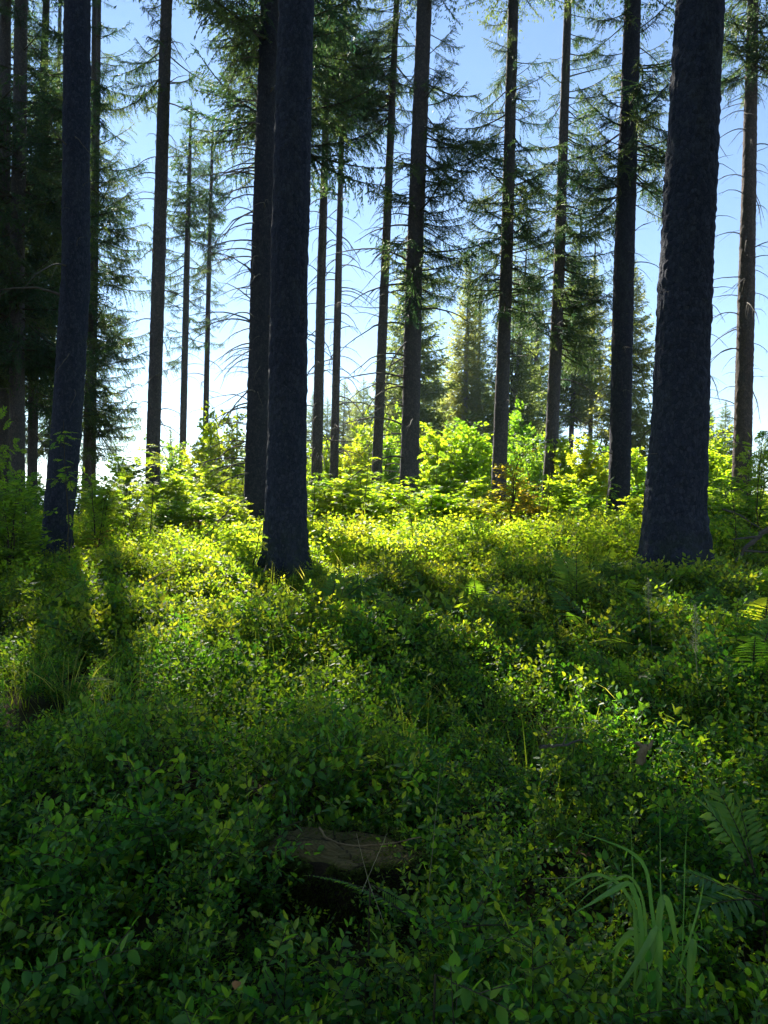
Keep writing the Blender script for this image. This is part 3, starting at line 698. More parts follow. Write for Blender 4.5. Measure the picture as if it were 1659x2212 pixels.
def source_objects(name, meshes):
    c = bpy.data.collections.new(name)          # not linked to the scene: only a source for the undergrowth
    for i, me in enumerate(meshes):
        c.objects.link(bpy.data.objects.new('%s_%02d' % (name, i), me))
    return c
def scatter(name, label, cat, coll, pos, rot, scl, idx):
    """one object whose points carry the undergrowth plants"""
    me = bpy.data.meshes.new(name); me.vertices.add(len(pos)); me.vertices.foreach_set('co', np.asarray(pos, np.float32).ravel())
    a = me.attributes.new('rot', 'FLOAT_VECTOR', 'POINT'); a.data.foreach_set('vector', np.asarray(rot, np.float32).ravel())
    a = me.attributes.new('scl', 'FLOAT', 'POINT'); a.data.foreach_set('value', np.asarray(scl, np.float32))
    a = me.attributes.new('idx', 'INT', 'POINT'); a.data.foreach_set('value', np.asarray(idx, np.int32))
    o = link(name, me)
    ng = bpy.data.node_groups.new(name, 'GeometryNodeTree')
    ng.interface.new_socket('Geometry', in_out='INPUT', socket_type='NodeSocketGeometry')
    ng.interface.new_socket('Geometry', in_out='OUTPUT', socket_type='NodeSocketGeometry')
    N = ng.nodes.new; LK = ng.links.new
    gi, go = N('NodeGroupInput'), N('NodeGroupOutput')
    iop = N('GeometryNodeInstanceOnPoints'); ci = N('GeometryNodeCollectionInfo')
    ci.inputs['Collection'].default_value = coll; ci.inputs['Separate Children'].default_value = True; ci.inputs['Reset Children'].default_value = True
    def attr(nm, ty):
        n = N('GeometryNodeInputNamedAttribute'); n.data_type = ty; n.inputs['Name'].default_value = nm; return n.outputs['Attribute']
    LK(gi.outputs[0], iop.inputs['Points']); LK(ci.outputs[0], iop.inputs['Instance'])
    iop.inputs['Pick Instance'].default_value = True
    LK(attr('idx', 'INT'), iop.inputs['Instance Index'])
    e2r = N('FunctionNodeEulerToRotation'); LK(attr('rot', 'FLOAT_VECTOR'), e2r.inputs[0]); LK(e2r.outputs[0], iop.inputs['Rotation'])
    LK(attr('scl', 'FLOAT'), iop.inputs['Scale']); LK(iop.outputs[0], go.inputs[0])
    md = o.modifiers.new('scatter', 'NODES'); md.node_group = ng
    tag(o, label, cat, kind='stuff')
    return o

STUMP = Vector((-.13, 2.87, 0))
def spots(n, y0, y1, seed, margin=1.0, power=1.0):
    r = np.random.default_rng(seed)
    y = y0 + (y1 - y0) * r.random(n) ** power
    half = .53 * y + margin
    x = r.uniform(-1, 1, n) * half
    return x, y, r
def clear_of(x, y, pts):
    k = np.ones(len(x), bool)
    for px, py, rr in pts: k &= (x - px) ** 2 + (y - py) ** 2 > rr * rr
    return k
TRUNKS = [(-1.18, 9.3, .27), (3.2, 8.5, .38), (-4.9, 11.5, .25)]

# ---- bilberry: near, detailed sprigs; farther, simpler ones
near_src = source_objects('bilberry_sprig', [sprig_mb(600 + i, .26 + .03 * (i % 4), 4 + i % 3, .034 + .005 * (i % 3)).mesh('bilberry_sprig', [M['twig'], M['bilberry_near']]) for i in range(10)])
far_src = source_objects('bilberry_sprig_far', [sprig_mb(640 + i, .30 + .03 * (i % 3), 6, .044, False).mesh('bilberry_sprig_far', [M['twig'], M['bilberry']]) for i in range(6)])
def bilberry(name, label, src, nsrc, n, y0, y1, seed, power, s0):
    x, y, r = spots(n, y0, y1, seed, .7, power)
    g = n2(x, y, .42, 21) + .6 * n2(x, y, 1.1, 22)
    keep = ((g > -.80) | (y < 2.7)) & clear_of(x, y, TRUNKS + [(STUMP.x, STUMP.y, .29)])
    x, y, g = x[keep], y[keep], g[keep]
    if y0 < 2:   # thick growth right below the viewer
        ex = r.uniform(-1.3, 1.0, 420); ey = r.uniform(1.45, 2.35, 420)
        k = clear_of(ex, ey, [(-.13, 2.45, .30)])
        x, y, g = np.concatenate([x, ex[k]]), np.concatenate([y, ey[k]]), np.concatenate([g, r.uniform(-.3, .3, k.sum())])
    n = len(x)
    s = s0 * np.maximum(.36, .80 + .42 * g) * r.uniform(.75, 1.25, n)
    low = np.exp(-(((x + .13) / .42) ** 2 + ((y - 2.3) / .32) ** 2))
    s = s * (1 - .38 * low)
    for px, py, pr in TRUNKS: s = s * (1 - .4 * np.exp(-((x - px) ** 2 + (y - py) ** 2) / .5))
    pos = np.stack([x, y, G(x, y) - .01], -1)
    rot = np.stack([r.normal(0, .22, n), r.normal(0, .22, n), r.uniform(0, 6.28, n)], -1)
    scatter(name, label, 'undergrowth', src, pos, rot, s, r.integers(0, nsrc, n))
bilberry('bilberry_undergrowth', 'dense low bilberry thicket covering the shaded slope in front', near_src, 10, 4300, 1.25, 6.2, 31, .75, 1.0)
bilberry('bilberry_carpet', 'low bilberry carpet farther up the slope, sunlit round the central trunk', far_src, 6, 7600, 5.6, 13, 32, .8, 1.05)

# ---- grass and herbs of the sunlit clearing
grass_src = source_objects('grass_tuft', [tuft_mb(660 + i, 30, .34 + .08 * (i % 3), .0045, .6).mesh('grass_tuft', [M['grass']]) for i in range(5)])
x, y, r_ = spots(7000, 8.6, 26, 41, 1.0, .95)
k = (n2(x, y, 1.6, 44) > -.15) & clear_of(x, y, TRUNKS); x, y = x[k], y[k]; n = len(x)
scatter('grass', 'fine yellow-green grass in the sunlit clearing', 'grass', grass_src, np.stack([x, y, G(x, y)], -1),
        np.stack([r_.normal(0, .1, n), r_.normal(0, .1, n), r_.uniform(0, 6.28, n)], -1), r_.uniform(.6, 1.25, n), r_.integers(0, 5, n))
x, y, r_ = spots(420, 2.2, 9.0, 48, .5, .8)
k = (n2(x, y, .9, 49) > .05) & clear_of(x, y, TRUNKS + [(STUMP.x, STUMP.y, .5), (-.1, 2.2, .5)]); x, y = x[k], y[k]; n = len(x)
slope_src = source_objects('slope_grass_tuft', [tuft_mb(670 + i, 16, .42 + .06 * i, .0035, .75).mesh('slope_grass_tuft', [M['grass']]) for i in range(3)])
scatter('grass', 'thin grass stems scattered among the bilberry on the slope', 'grass', slope_src, np.stack([x, y, G(x, y)], -1),
        np.stack([r_.normal(0, .1, n), r_.normal(0, .1, n), r_.uniform(0, 6.28, n)], -1), r_.uniform(.6, 1.1, n), r_.integers(0, 3, n))
herb_src = source_objects('clearing_herb', [bush_mb(680 + i, .55, .30, .045, .6, 110, 3)[1].mesh('clearing_herb', [M['twig'], M['beech']]) for i in range(4)])
x, y, r_ = spots(5200, 9.2, 26, 43, 1.0, 1.0)
k = (n2(x, y, 2.1, 47) > -.45) & clear_of(x, y, TRUNKS); x, y = x[k], y[k]; n = len(x)
scatter('leafy_undergrowth', 'knee-high leafy seedlings carpeting the sunlit clearing', 'undergrowth', herb_src, np.stack([x, y, G(x, y) - .03], -1),
        np.stack([r_.normal(0, .1, n), r_.normal(0, .1, n), r_.uniform(0, 6.28, n)], -1), r_.uniform(.6, 1.3, n), r_.integers(0, 4, n))

# ---------------------------------------------------------------- young broadleaved trees of the clearing
def kit(seed, n, mat, **kw):
    out = []
    for i in range(n):
        w_, f_ = bush_mb(seed + i, **kw)
        out.append((w_.mesh('stem', [M['twig']], True), f_.mesh('foliage', [M['twig'], M[mat]])))
    return out
KIT = {
    'beech': kit(700, 4, 'beech', h=2.0, w=.62, leaf=.09, asp=.66, nleaf=3000, stems=5),
    'green': kit(720, 3, 'rowan', h=2.0, w=.70, leaf=.085, asp=.6, nleaf=2800, stems=5),
    'rowan': kit(740, 3, 'rowan', h=2.0, w=.62, leaf=.19, nleaf=170, stems=3, kind='pinnate'),
    'rowan_light': kit(745, 2, 'beech', h=2.0, w=.60, leaf=.19, nleaf=190, stems=3, kind='pinnate'),
    'birch': kit(760, 2, 'birch', h=2.0, w=.62, leaf=.052, asp=.7, nleaf=1900, stems=4),
    'red': kit(780, 2, 'red_leaf', h=2.0, w=.9, leaf=.07, asp=.6, nleaf=260, stems=3),
}
NAMES = {'beech': 'beech_sapling', 'green': 'broadleaved_sapling', 'rowan': 'rowan_sapling', 'rowan_light': 'rowan_sapling', 'birch': 'birch_sapling', 'red': 'reddish_seedling'}
def bush(label, kind, u, vtop, d, width, seed=0):
    top = P(u, vtop - 10, d); z0 = Gf(top.x, top.y); h = max(top.z - z0, .3); width *= .95; h *= (1.16 if d > 16 else 1.05) * (1 + .13 * math.sin(u * 1.7 + d))
    t = thing(NAMES[kind], label, 'sapling', (top.x, top.y, z0 - .02), 'young broadleaved trees of the clearing')
    r = random.Random(int(u * 13 + d * 7 + seed)); st, fo = KIT[kind][r.randrange(len(KIT[kind]))]
    a = r.uniform(0, 6.28); sc = (width / .95, width / .95, h / 1.85)
    link('stem', st, t, None, (0, 0, a), sc); link('foliage', fo, t, None, (0, 0, a), sc)
for row in [
    # far band, left to right
    ('pale leafy bush on the skyline between the slim left trunk and the leaning one', 'green', 92, 1062, 26, 1.5),
    ('bushy sapling behind the foot of the leaning left trunk', 'green', 160, 1050, 22, 1.6),
    ('broad leafy sapling on the skyline left of the rowan-clad trunk', 'green', 262, 1012, 19, 1.5),
    ('low bright sapling left of the rowan-clad trunk', 'beech', 226, 1064, 17, 1.2),
    ('bright sapling close behind the rowan-clad trunk at its right', 'green', 372, 1002, 24, 1.4),
    ('tall yellow-green sapling between the two slender left spruces', 'beech', 420, 985, 27, 1.5),
    ('tall yellow-green sapling just right of the thinnest left stem', 'beech', 462, 965, 26, 1.6),
    ('tall green sapling left of the half-hidden thick trunk', 'green', 505, 955, 24, 1.5),
    ('green sapling touching the half-hidden thick trunk from the left', 'green', 530, 1000, 20, 1.1),
    ('lower bright sapling between the rowan-clad trunk and the slender pair', 'beech', 385, 1060, 19, 1.4),
    ('lower bright sapling in front of the thinnest left stem', 'beech', 448, 1048, 19.5, 1.5),
    ('lower bright sapling left of the half-hidden trunk foot', 'rowan_light', 505, 1062, 17, 1.2),
    ('narrow sapling showing between the central trunk and the slim one right of it', 'green', 668, 1000, 27, 1.0),
    ('bright sapling between the two slim stems right of the central trunk', 'beech', 705, 985, 27, 1.2),
    ('tall bright sapling right of the thin pale stem', 'beech', 752, 975, 27, 1.5),
    ('tall bright sapling left of the slim trunk near the middle', 'green', 786, 965, 28, 1.4),
    ('bright sapling between the slim trunk and the dark middle one', 'beech', 846, 985, 26, 1.3),
    ('lower yellow sapling before the two slim stems', 'beech', 700, 1050, 20, 1.3),
    ('lower yellow sapling before the gap left of the slim middle trunk', 'beech', 768, 1040, 20, 1.5),
    ('lower yellow sapling before the slim trunk near the middle', 'rowan_light', 826, 1058, 18.5, 1.2),
    ('broad bright beech filling the foot of the sky gap, left part', 'beech', 960, 985, 22, 1.7),
    ('broad bright beech filling the foot of the sky gap, right part', 'beech', 1012, 978, 22, 1.7),
    ('bright beech left of the first trunk beyond the sky gap', 'beech', 1048, 992, 23, 1.4),
    ('lower bright beech in front of the sky-gap thicket, left part', 'beech', 950, 1040, 18, 1.4),
    ('lower bright beech in front of the sky-gap thicket, right part', 'beech', 1020, 1050, 18, 1.4),
    ('tall green sapling between the two trunks right of the sky gap', 'green', 1128, 950, 26, 1.6),
    ('tall leafy sapling left of the mossy trunk', 'green', 1160, 968, 24, 1.3),
    ('columnar bright beech just right of the mossy trunk', 'beech', 1225, 958, 21, 1.1),
    ('columnar bright beech second right of the mossy trunk', 'beech', 1258, 972, 20, 1.1),
    ('columnar bright beech third right of the mossy trunk', 'beech', 1292, 985, 20, 1.1),
    ('lower leafy beech at the foot of the columnar ones', 'beech', 1245, 1060, 16.5, 1.2),
    ('bright sapling behind the stubby trunk at its right', 'beech', 1378, 1000, 23, 1.3),
    ('lower bright sapling between the stubby trunk and the broadest one', 'green', 1390, 1065, 18, 1.0),
    ('bright sapling just right of the broadest trunk', 'beech', 1535, 1000, 20, 1.3),
    ('bright sapling left of the right-edge trunk', 'beech', 1572, 992, 21, 1.2),
    ('lower green sapling between the broadest trunk and the right-edge one', 'rowan_light', 1555, 1070, 15, 1.2),
    # front row, left to right
    ('front-row bright sapling right of the rowan-clad trunk foot', 'beech', 372, 1092, 14.5, 1.1),
    ('front-row bright sapling left of the grey dead brushwood', 'beech', 415, 1082, 15, 1.2),
    ('front-row sapling above the grey dead brushwood', 'green', 470, 1072, 15.5, 1.2),
    ('front-row bright sapling touching the half-hidden trunk foot', 'beech', 515, 1090, 13.5, 1.0),
    ('front-row yellow sapling right of the nearest central trunk', 'beech', 690, 1078, 15, 1.1),
    ('front-row yellow sapling below the thin pale stem', 'beech', 738, 1068, 15, 1.2),
    ('front-row yellow sapling left of the slim middle trunk foot', 'beech', 790, 1076, 14.5, 1.1),
    ('front-row yellow sapling between slim and dark middle trunks', 'beech', 842, 1072, 15, 1.1),
    ('front-row yellow beech just right of the dark middle trunk', 'beech', 930, 1060, 14, 1.2),
    ('front-row yellow beech under the sky gap, centre', 'beech', 985, 1066, 14, 1.2),
    ('front-row yellow beech under the sky gap, beside the lower birch', 'beech', 1030, 1080, 13.5, 1.1),
    ('front-row beech left of the mossy trunk foot', 'beech', 1148, 1062, 15, 1.1),
    ('front-row beech right of the mossy trunk foot', 'beech', 1215, 1066, 15, 1.1),
    ('front-row beech below the columnar beeches', 'beech', 1270, 1072, 14, 1.2),
    ('front-row low sapling left of the stubby trunk foot', 'green', 1300, 1108, 12.5, .9),
    ('front-row sapling right of the stubby trunk foot', 'beech', 1372, 1092, 14, .9),
    ('front-row sapling at the right foot of the broadest trunk', 'beech', 1560, 1100, 13, 1.1),
    ('back-row green sapling at the foot of the pointed spruce', 'green', 990, 958, 29, 1.9),
    ('back-row green sapling between the slim and dark middle trunks', 'green', 858, 950, 31, 1.8),
    ('back-row green sapling left of the stubby trunk', 'green', 1318, 968, 26, 1.5),
    ('back-row green sapling right of the broadest trunk', 'green', 1545, 972, 26, 1.6),
    # autumn coloured and reddish ones
    ('orange-yellow birch sapling with a dark thin stem, right of the sky gap', 'birch', 1108, 1018, 14.5, 1.35),
    ('lower orange-yellow birch left of the taller birch', 'birch', 1058, 1072, 15, 1.0),
    ('orange-yellow birch low before the mossy trunk', 'birch', 1165, 1092, 14.5, 1.0),
    ('reddish seedling at the foot of the dark middle trunk', 'red', 882, 1098, 15.5, .75),
    ('orange-tinged seedling in the sunlit grass right of the central trunk', 'red', 735, 1140, 12.5, .70),
    ('orange-tinged seedling in the sunlit grass left of the central trunk', 'red', 432, 1132, 14, .9),
    ('brownish seedling in the shade right of the leaning left trunk', 'red', 205, 1166, 11.5, .8),
    # shaded saplings at the sides
    ('shaded green sapling before the trunk at the left edge', 'rowan', 22, 960, 13.5, .9),
    ('shaded green sapling before the second trunk from the left', 'rowan', 58, 1010, 12.5, .9),
    ('low shaded sapling at the left edge of the thicket', 'green', 28, 1090, 10.5, 1.0),
    ('shaded green sapling right of the leaning left trunk', 'rowan', 212, 1062, 12.5, 1.0),
    ('half-shaded rowan left of the rowan-clad trunk foot', 'rowan', 278, 1050, 13, .9),
    ('shaded bush at the right edge beside the sunlit trunk', 'rowan', 1640, 965, 11, .9),
    ('lower shaded bush at the right edge under the dead branch', 'green', 1622, 1060, 10.5, .9)]:
    bush(*row)

# ---------------------------------------------------------------- rowans near enough to show single leaves
ROWAN_LEAF = [pinnate_mb(800 + i, 6).mesh('leaf', [M['twig'], M['rowan']]) for i in range(4)]
ROWAN_LEAF_Y = [pinnate_mb(810 + i, 6).mesh('leaf', [M['twig'], M['beech']]) for i in range(3)]
def rowan(label, d, path, nleaf, size=.17, spread=1.0, seed=0, lo=.3, bright=False):
    """single thin stem through picture points (u, v), compound leaves along it and on short side twigs"""
    r = random.Random(900 + seed)
    pts = [P(u, v, d) for u, v in path]; base = Vector((pts[0].x, pts[0].y, Gf(pts[0].x, pts[0].y)))
    if pts[0].z > base.z: pts.insert(0, base.copy())
    else: pts[0] = base.copy()
    loc = np.array([list(p - base) for p in pts])
    s = np.concatenate([[0], np.cumsum(np.linalg.norm(np.diff(loc, axis=0), axis=1))]); q = np.linspace(0, s[-1], 14)
    c = np.stack([np.interp(q, s, loc[:, k]) for k in range(3)], -1)
    c[1:-1] += np.random.default_rng(seed).normal(0, .008, (12, 3))
    t = thing('rowan_sapling', label, 'sapling', base, 'young rowans with single leaves showing')
    mb = MB(); tube(mb, c, np.linspace(.010, .0028, 14), 6)
    tips = []
    for k in range(max(2, nleaf // 6)):
        i = 5 + r.randrange(8); a = r.uniform(0, 6.28); ln = r.uniform(.10, .32) * spread
        e = c[i] + np.array([math.cos(a) * ln, math.sin(a) * ln, ln * .8])
        tube(mb, [c[i], (c[i] + e) / 2 + [0, 0, .02], e], [.004, .003, .0018], 4); tips.append((c[i], e))
    link('stem', mb.mesh('stem', [M['twig']], True), t)
    for k in range(nleaf):
        if tips and r.random() < .6:
            p0, p1 = tips[r.randrange(len(tips))]; f = r.uniform(.3, 1); p = p0 + (p1 - p0) * f
        else:
            f = lo + (1 - lo) * r.random(); i = min(13, int(f * 13)); p = c[i]
        a = r.uniform(0, 6.28)
        link('leaf', (ROWAN_LEAF_Y if bright else ROWAN_LEAF)[r.randrange(3)], t, p, (r.gauss(0, .3), r.gauss(.05, .35), a), size * r.uniform(.7, 1.2))
rowan('rowan with sunlit leaf rosettes in front of the straight left-of-centre trunk', 13, [(322, 1180), (330, 1080), (334, 990), (338, 942)], 34, .20, .9, 1, .35, True)
rowan('small rowan leafing at the left foot of the nearest central trunk', 9.0, [(548, 1215), (560, 1160), (572, 1108)], 14, .13, .6, 2, .4)
rowan('rowan with bright leaves and dark thin stem before the dark middle trunk', 10.5, [(893, 1232), (896, 1180), (886, 1120), (884, 1062)], 30, .17, .9, 3, .35, True)
rowan('tall dark-leaved rowan right of the dark middle trunk', 14, [(935, 1190), (940, 1080), (945, 980), (938, 912)], 46, .19, 1.0, 4, .3)
rowan('thin rowan with spire of leaflets left of the dark middle trunk', 12.5, [(776, 1196), (786, 1100), (794, 1020), (800, 962)], 30, .14, .5, 5, .35, True)
rowan('small rowan before the slim trunk right of the central one', 13, [(676, 1120), (680, 1060), (684, 992)], 14, .16, .5, 6, .4)
rowan('rowan with green leaves before the mossy trunk', 13.5, [(1180, 1160), (1186, 1060), (1192, 930)], 36, .19, .8, 7, .4)
rowan('rowan with shaded drooping leaves at the left foot of the stubby trunk', 12.5, [(1300, 1180), (1306, 1110), (1316, 1032)], 34, .19, .9, 8, .3)
rowan('rowan with dim leaves in front of the leaning left trunk', 9.8, [(150, 1205), (146, 1100), (140, 990), (138, 908)], 34, .17, .8, 9, .35)
rowan('shaded rowan at the right edge, dark leaves against the sky', 9.5, [(1642, 1200), (1636, 1100), (1640, 1000), (1650, 930)], 40, .17, 1.0, 10, .3)
rowan('rowan whose dark leaves stand against the pale sky at left', 15.5, [(268, 1140), (262, 1060), (255, 985)], 30, .19, 1.1, 11, .5)
rowan('leafy rowan shoot right of the broadest trunk foot', 9.2, [(1585, 1215), (1590, 1130), (1580, 1050)], 30, .16, .9, 12, .3)

# ---------------------------------------------------------------- ferns
FRONDS = [frond_mb(830 + i, 13 + i % 3, 8, .34 + .04 * (i % 2), .25 + .12 * (i % 3)).mesh('frond', [M['twig'], M['fern']]) for i in range(6)]
NARROW = [frond_mb(850 + i, 20, 2, .15, .30, .02).mesh('frond', [M['twig'], M['fern']]) for i in range(2)]
def fern(label, u, v, d, n, size, az=None, lift=35, seed=0, stalk=.18, narrow=False):
    """(u, v): where the crown of the fern shows; the fronds spread from the ground below it"""
    r = random.Random(950 + seed); p = P(u, v, d); g = Gf(p.x, p.y)
    t = thing('fern', label, 'fern', (p.x, p.y, g), 'ferns on the slope')
    h = max(p.z - g, .05)
    for i in range(n):
        a = R(az) + (i - (n - 1) / 2) * .7 + r.gauss(0, .2) if az is not None else i * 6.283 / n + r.gauss(0, .3)
        mb_l = size * r.uniform(1.0, 1.4)
        o = link('frond', (NARROW if narrow else FRONDS)[r.randrange(2 if narrow else 6)], t, (0, 0, h * r.uniform(.75, 1.0)), (r.gauss(0, .18), -R(lift + r.gauss(0, 8)), a), mb_l)
    mb = MB(); tube(mb, [(0, 0, -.03), (.01, 0, h * .4), (0, 0, h * .82)], [.006, .005, .004], 5)
    link('stalk', mb.mesh('stalk', [M['twig']], True), t)
for i, row in enumerate([
    ('dark-edged bracken frond in the sunlit patch below the central trunk', 712, 1325, 7.0, 3, .55, 70, 30),
    ('bracken with one frond tip glowing yellow, below the middle of the picture', 885, 1325, 6.9, 2, .45, 160, 35),
    ('small upright fern in the middle of the slope', 1028, 1300, 7.2, 3, .30, None, 55),
    ('upright bracken frond glowing bright yellow-green right of centre', 1245, 1300, 7.0, 2, .50, 90, 66),
    ('bracken spreading yellow-lit fronds flat, left of the upright glowing one', 1150, 1325, 6.8, 3, .45, 200, 20),
    ('shaded bracken below the foot of the stubby trunk', 1345, 1290, 7.2, 4, .50, None, 35),
    ('shaded bracken in front of the broadest trunk', 1462, 1265, 7.4, 4, .50, None, 35),
    ('bracken around the lower seed plume, mid right', 1500, 1420, 5.6, 4, .50, None, 30),
    ('shaded bracken frond hanging left of the lower seed plume', 1390, 1400, 5.8, 3, .42, 180, 15),
    ('large bright green fern at the right edge, mid slope', 1628, 1470, 4.9, 5, .50, None, 42),
    ('drooping fern frond below the right-edge fern', 1420, 1520, 4.7, 2, .45, 200, 8),
    ('shaded bracken on the slope right of the broadest trunk foot', 1600, 1290, 7.0, 4, .50, None, 30),
    ('shaded bracken right of centre behind the glowing frond', 1300, 1240, 8.0, 3, .45, None, 40),
    ('shaded bracken at left on the slope below the leaning trunk', 120, 1290, 7.2, 3, .45, None, 30),
    ('dim fern at left among the bilberry', 300, 1500, 4.9, 2, .38, None, 25),
    ('tall shaded bracken at the right edge above the bright green fern', 1650, 1370, 5.9, 4, .5, None, 38),
    ('bracken with fresh green fronds left of the right-edge fern', 1560, 1350, 6.2, 4, .42, None, 45),
    ('bracken low in the shade between the two seed plumes', 1448, 1345, 6.3, 4, .42, None, 40),
    ('small bracken right of the pale looped twig', 1340, 1480, 5.0, 3, .34, None, 35),
    ('bracken catching light below the upright glowing frond', 1270, 1360, 6.3, 3, .40, None, 45)]):
    fern(*row, seed=i)
# large bracken at the right edge: three fronds
NEARF = [pinnate_mb(870 + i, 10, .30, .20).mesh('frond', [M['twig'], M['fern']]) for i in range(2)]
FRONDS_KEEP, FRONDS = FRONDS, NEARF * 3
fern('large sunlit bracken with pinnate fronds at the lower right edge', 1632, 1890, 2.75, 3, .26, 125, 50, seed=40)
fern('bracken fronds spreading low at the right edge below the large bracken', 1650, 1930, 2.55, 3, .24, 190, 12, seed=41)
FRONDS = FRONDS_KEEP
def laid_frond(name_label, pts, d, width=1.0, seed=0, narrow=True):
    """a single frond laid along picture points (u, v)"""
    a = P(*pts[0], d); b = P(*pts[-1], d * (1 if len(pts) < 3 else 1))
    t = thing('fern', name_label, 'fern', (a.x, a.y, Gf(a.x, a.y)), 'ferns on the slope')
    v = b - a; L = v.length
    yaw = math.atan2(v.y, v.x); pitch = -math.asin(v.z / L)
    mb = MB(); tube(mb, [(0, 0, -.03), (0, 0, (a.z - t.location.z) * .5), tuple(a - t.location)], [.005, .004, .003], 5)
    link('stalk', mb.mesh('stalk', [M['twig']], True), t)
    link('frond', (NARROW if narrow else FRONDS)[seed % 2], t, a - t.location, (R(25), pitch - .05, yaw), (L * 1.05, L * width, L))
laid_frond('narrow fern frond lying in front of the stump face, bluish green', [(895, 1990), (664, 1884)], 2.38, .9, 0)
laid_frond('small frond crossing right over the narrow one before the stump', [(800, 1910), (905, 1985)], 2.36, 1.1, 1)
laid_frond('light green fern frond right of the stump, pointing right', [(985, 2005), (1215, 2012)], 2.2, .9, 0)
laid_frond('bright frond tip left of the broad grass blades', [(1190, 2080), (1040, 2010)], 2.05, .9, 1)
laid_frond('arching fern frond at the bottom centre, tip hanging right', [(940, 2105), (1072, 2170)], 1.9, .9, 0)

# ---------------------------------------------------------------- tree stump
def ring_mat():
    mt = M['stump_top']; nt = mt.node_tree; LK = nt.links.new
    bs = [n for n in nt.nodes if n.type == 'BSDF_PRINCIPLED'][0]; src = bs.inputs['Base Color'].links[0].from_socket
    tc = nt.nodes.new('ShaderNodeTexCoord'); wv = nt.nodes.new('ShaderNodeTexWave'); wv.wave_type = 'RINGS'; wv.rings_direction = 'Z'
    wv.inputs['Scale'].default_value = 22; wv.inputs['Distortion'].default_value = 2.5; wv.inputs['Detail'].default_value = 3; wv.inputs['Detail Scale'].default_value = 1.2
    LK(tc.outputs['Object'], wv.inputs['Vector'])
    vo = nt.nodes.new('ShaderNodeTexVoronoi'); vo.feature = 'DISTANCE_TO_EDGE'; vo.inputs['Scale'].default_value = 5; LK(tc.outputs['Object'], vo.inputs['Vector'])
    a = ramp(nt, [(0, (.68, .66, .60)), (1, (1, 1, 1))], wv.outputs['Fac']); b = ramp(nt, [(0, (.12, .11, .10)), (.035, (1, 1, 1))], vo.outputs['Distance'])
    for x in (a, b):
        mx = nt.nodes.new('ShaderNodeMix'); mx.data_type = 'RGBA'; mx.blend_type = 'MULTIPLY'; mx.inputs[0].default_value = 1
        LK(src, mx.inputs[6]); LK(x, mx.inputs[7]); src = mx.outputs[2]
    LK(src, bs.inputs['Base Color'])
    return mt
def build_stump():
    top_z = P(755, 1830, 2.87).z
    g = Gf(STUMP.x, STUMP.y) - .05; H = top_z - g
    t = thing('tree_stump', 'old mossy tree stump with flat cut top, sunk among bilberry bushes', 'stump', (STUMP.x, STUMP.y, g))
    na = 64; ang = np.linspace(0, 2 * math.pi, na, endpoint=False); r = np.random.default_rng(5)
    def rad(z, a):
        base = .262 + .03 * np.cos(2 * a + .4) + .018 * np.cos(5 * a + 1) + .012 * np.cos(9 * a)
        root = np.exp(-z / .07) * (.05 + .05 * np.cos(4 * a + .7))
        return base + root
    rows = np.linspace(0, H, 14); v = []
    for z in rows:
        rr = rad(z, ang) + .012 * vnoise(np.stack([np.cos(ang) * 9, np.sin(ang) * 9, np.full(na, z * 14)], -1), 3)
        v.append(np.stack([np.cos(ang) * rr, np.sin(ang) * rr * .80, np.full(na, z) + (.018 * np.cos(ang + 2.2) if z == rows[-1] else 0)], -1))
    v = np.concatenate(v); i = np.arange(13)[:, None] * na; j = np.arange(na)[None, :]; j2 = (j + 1) % na
    mb = MB(); mb.add(v, np.stack([i + j, i + j2, i + na + j2, i + na + j], -1).reshape(-1, 4))
    link('bark', mb.mesh('bark', [M['stump_bark']], True), t)
    # cut face: concentric rings with cracks
    nr = 16; v = []
    edge = v_top = mb.v[0][-na:]
    for k in range(nr + 1):
        f = max(k / nr, .001); ring = edge * [f, f, 1]
        ring[:, 2] += .006 * vnoise(np.stack([ring[:, 0] * 30, ring[:, 1] * 30, np.zeros(na)], -1), 9) - .02 * (f > .97) + .004 * math.sin(k * 2.4)
        v.append(ring)
    v = np.concatenate(v); i = np.arange(nr)[:, None] * na
    mb2 = MB(); mb2.add(v + [0, 0, .004], np.stack([i + j, i + na + j, i + na + j2, i + j2], -1).reshape(-1, 4))
    link('cut_face', mb2.mesh('cut_face', [ring_mat()], True), t)
    # moss fringe and hanging grass on rim and left flank
    n = 12000; a = r.uniform(0, 6.283, n); a = np.where(r.random(n) < .75, r.normal(-2.15, .75, n), a)
    z = np.where(r.random(n) < .5, H + r.normal(0, .008, n), H * r.random(n) ** .6)
    rr = rad(z, a) + -(r.random(n) ** 2.5 * .16 - .012) * (z > H - .03)
    k = (vnoise(np.stack([np.cos(a) * 4, np.sin(a) * 4, z * 6], -1), 4) > -.25) | (a < -2.3); a, z, rr = a[k], z[k], rr[k]; n = len(a)
    b = np.stack([np.cos(a) * rr, np.sin(a) * rr * .80, np.minimum(z, H + .012)], -1)
    d = np.stack([np.cos(a), np.sin(a), r.uniform(-.4, 1.3, n)], -1) + r.normal(0, .4, (n, 3))
    mb3 = MB(); diamonds(mb3, b, d, np.cross(d, r.normal(size=(n, 3))), r.uniform(.010, .026, n), .005, 0, .1)
    o = link('moss', mb3.mesh('moss', [M['moss']]), t); o['kind'] = 'stuff'
    return top_z
STUMP_TOP = build_stump()

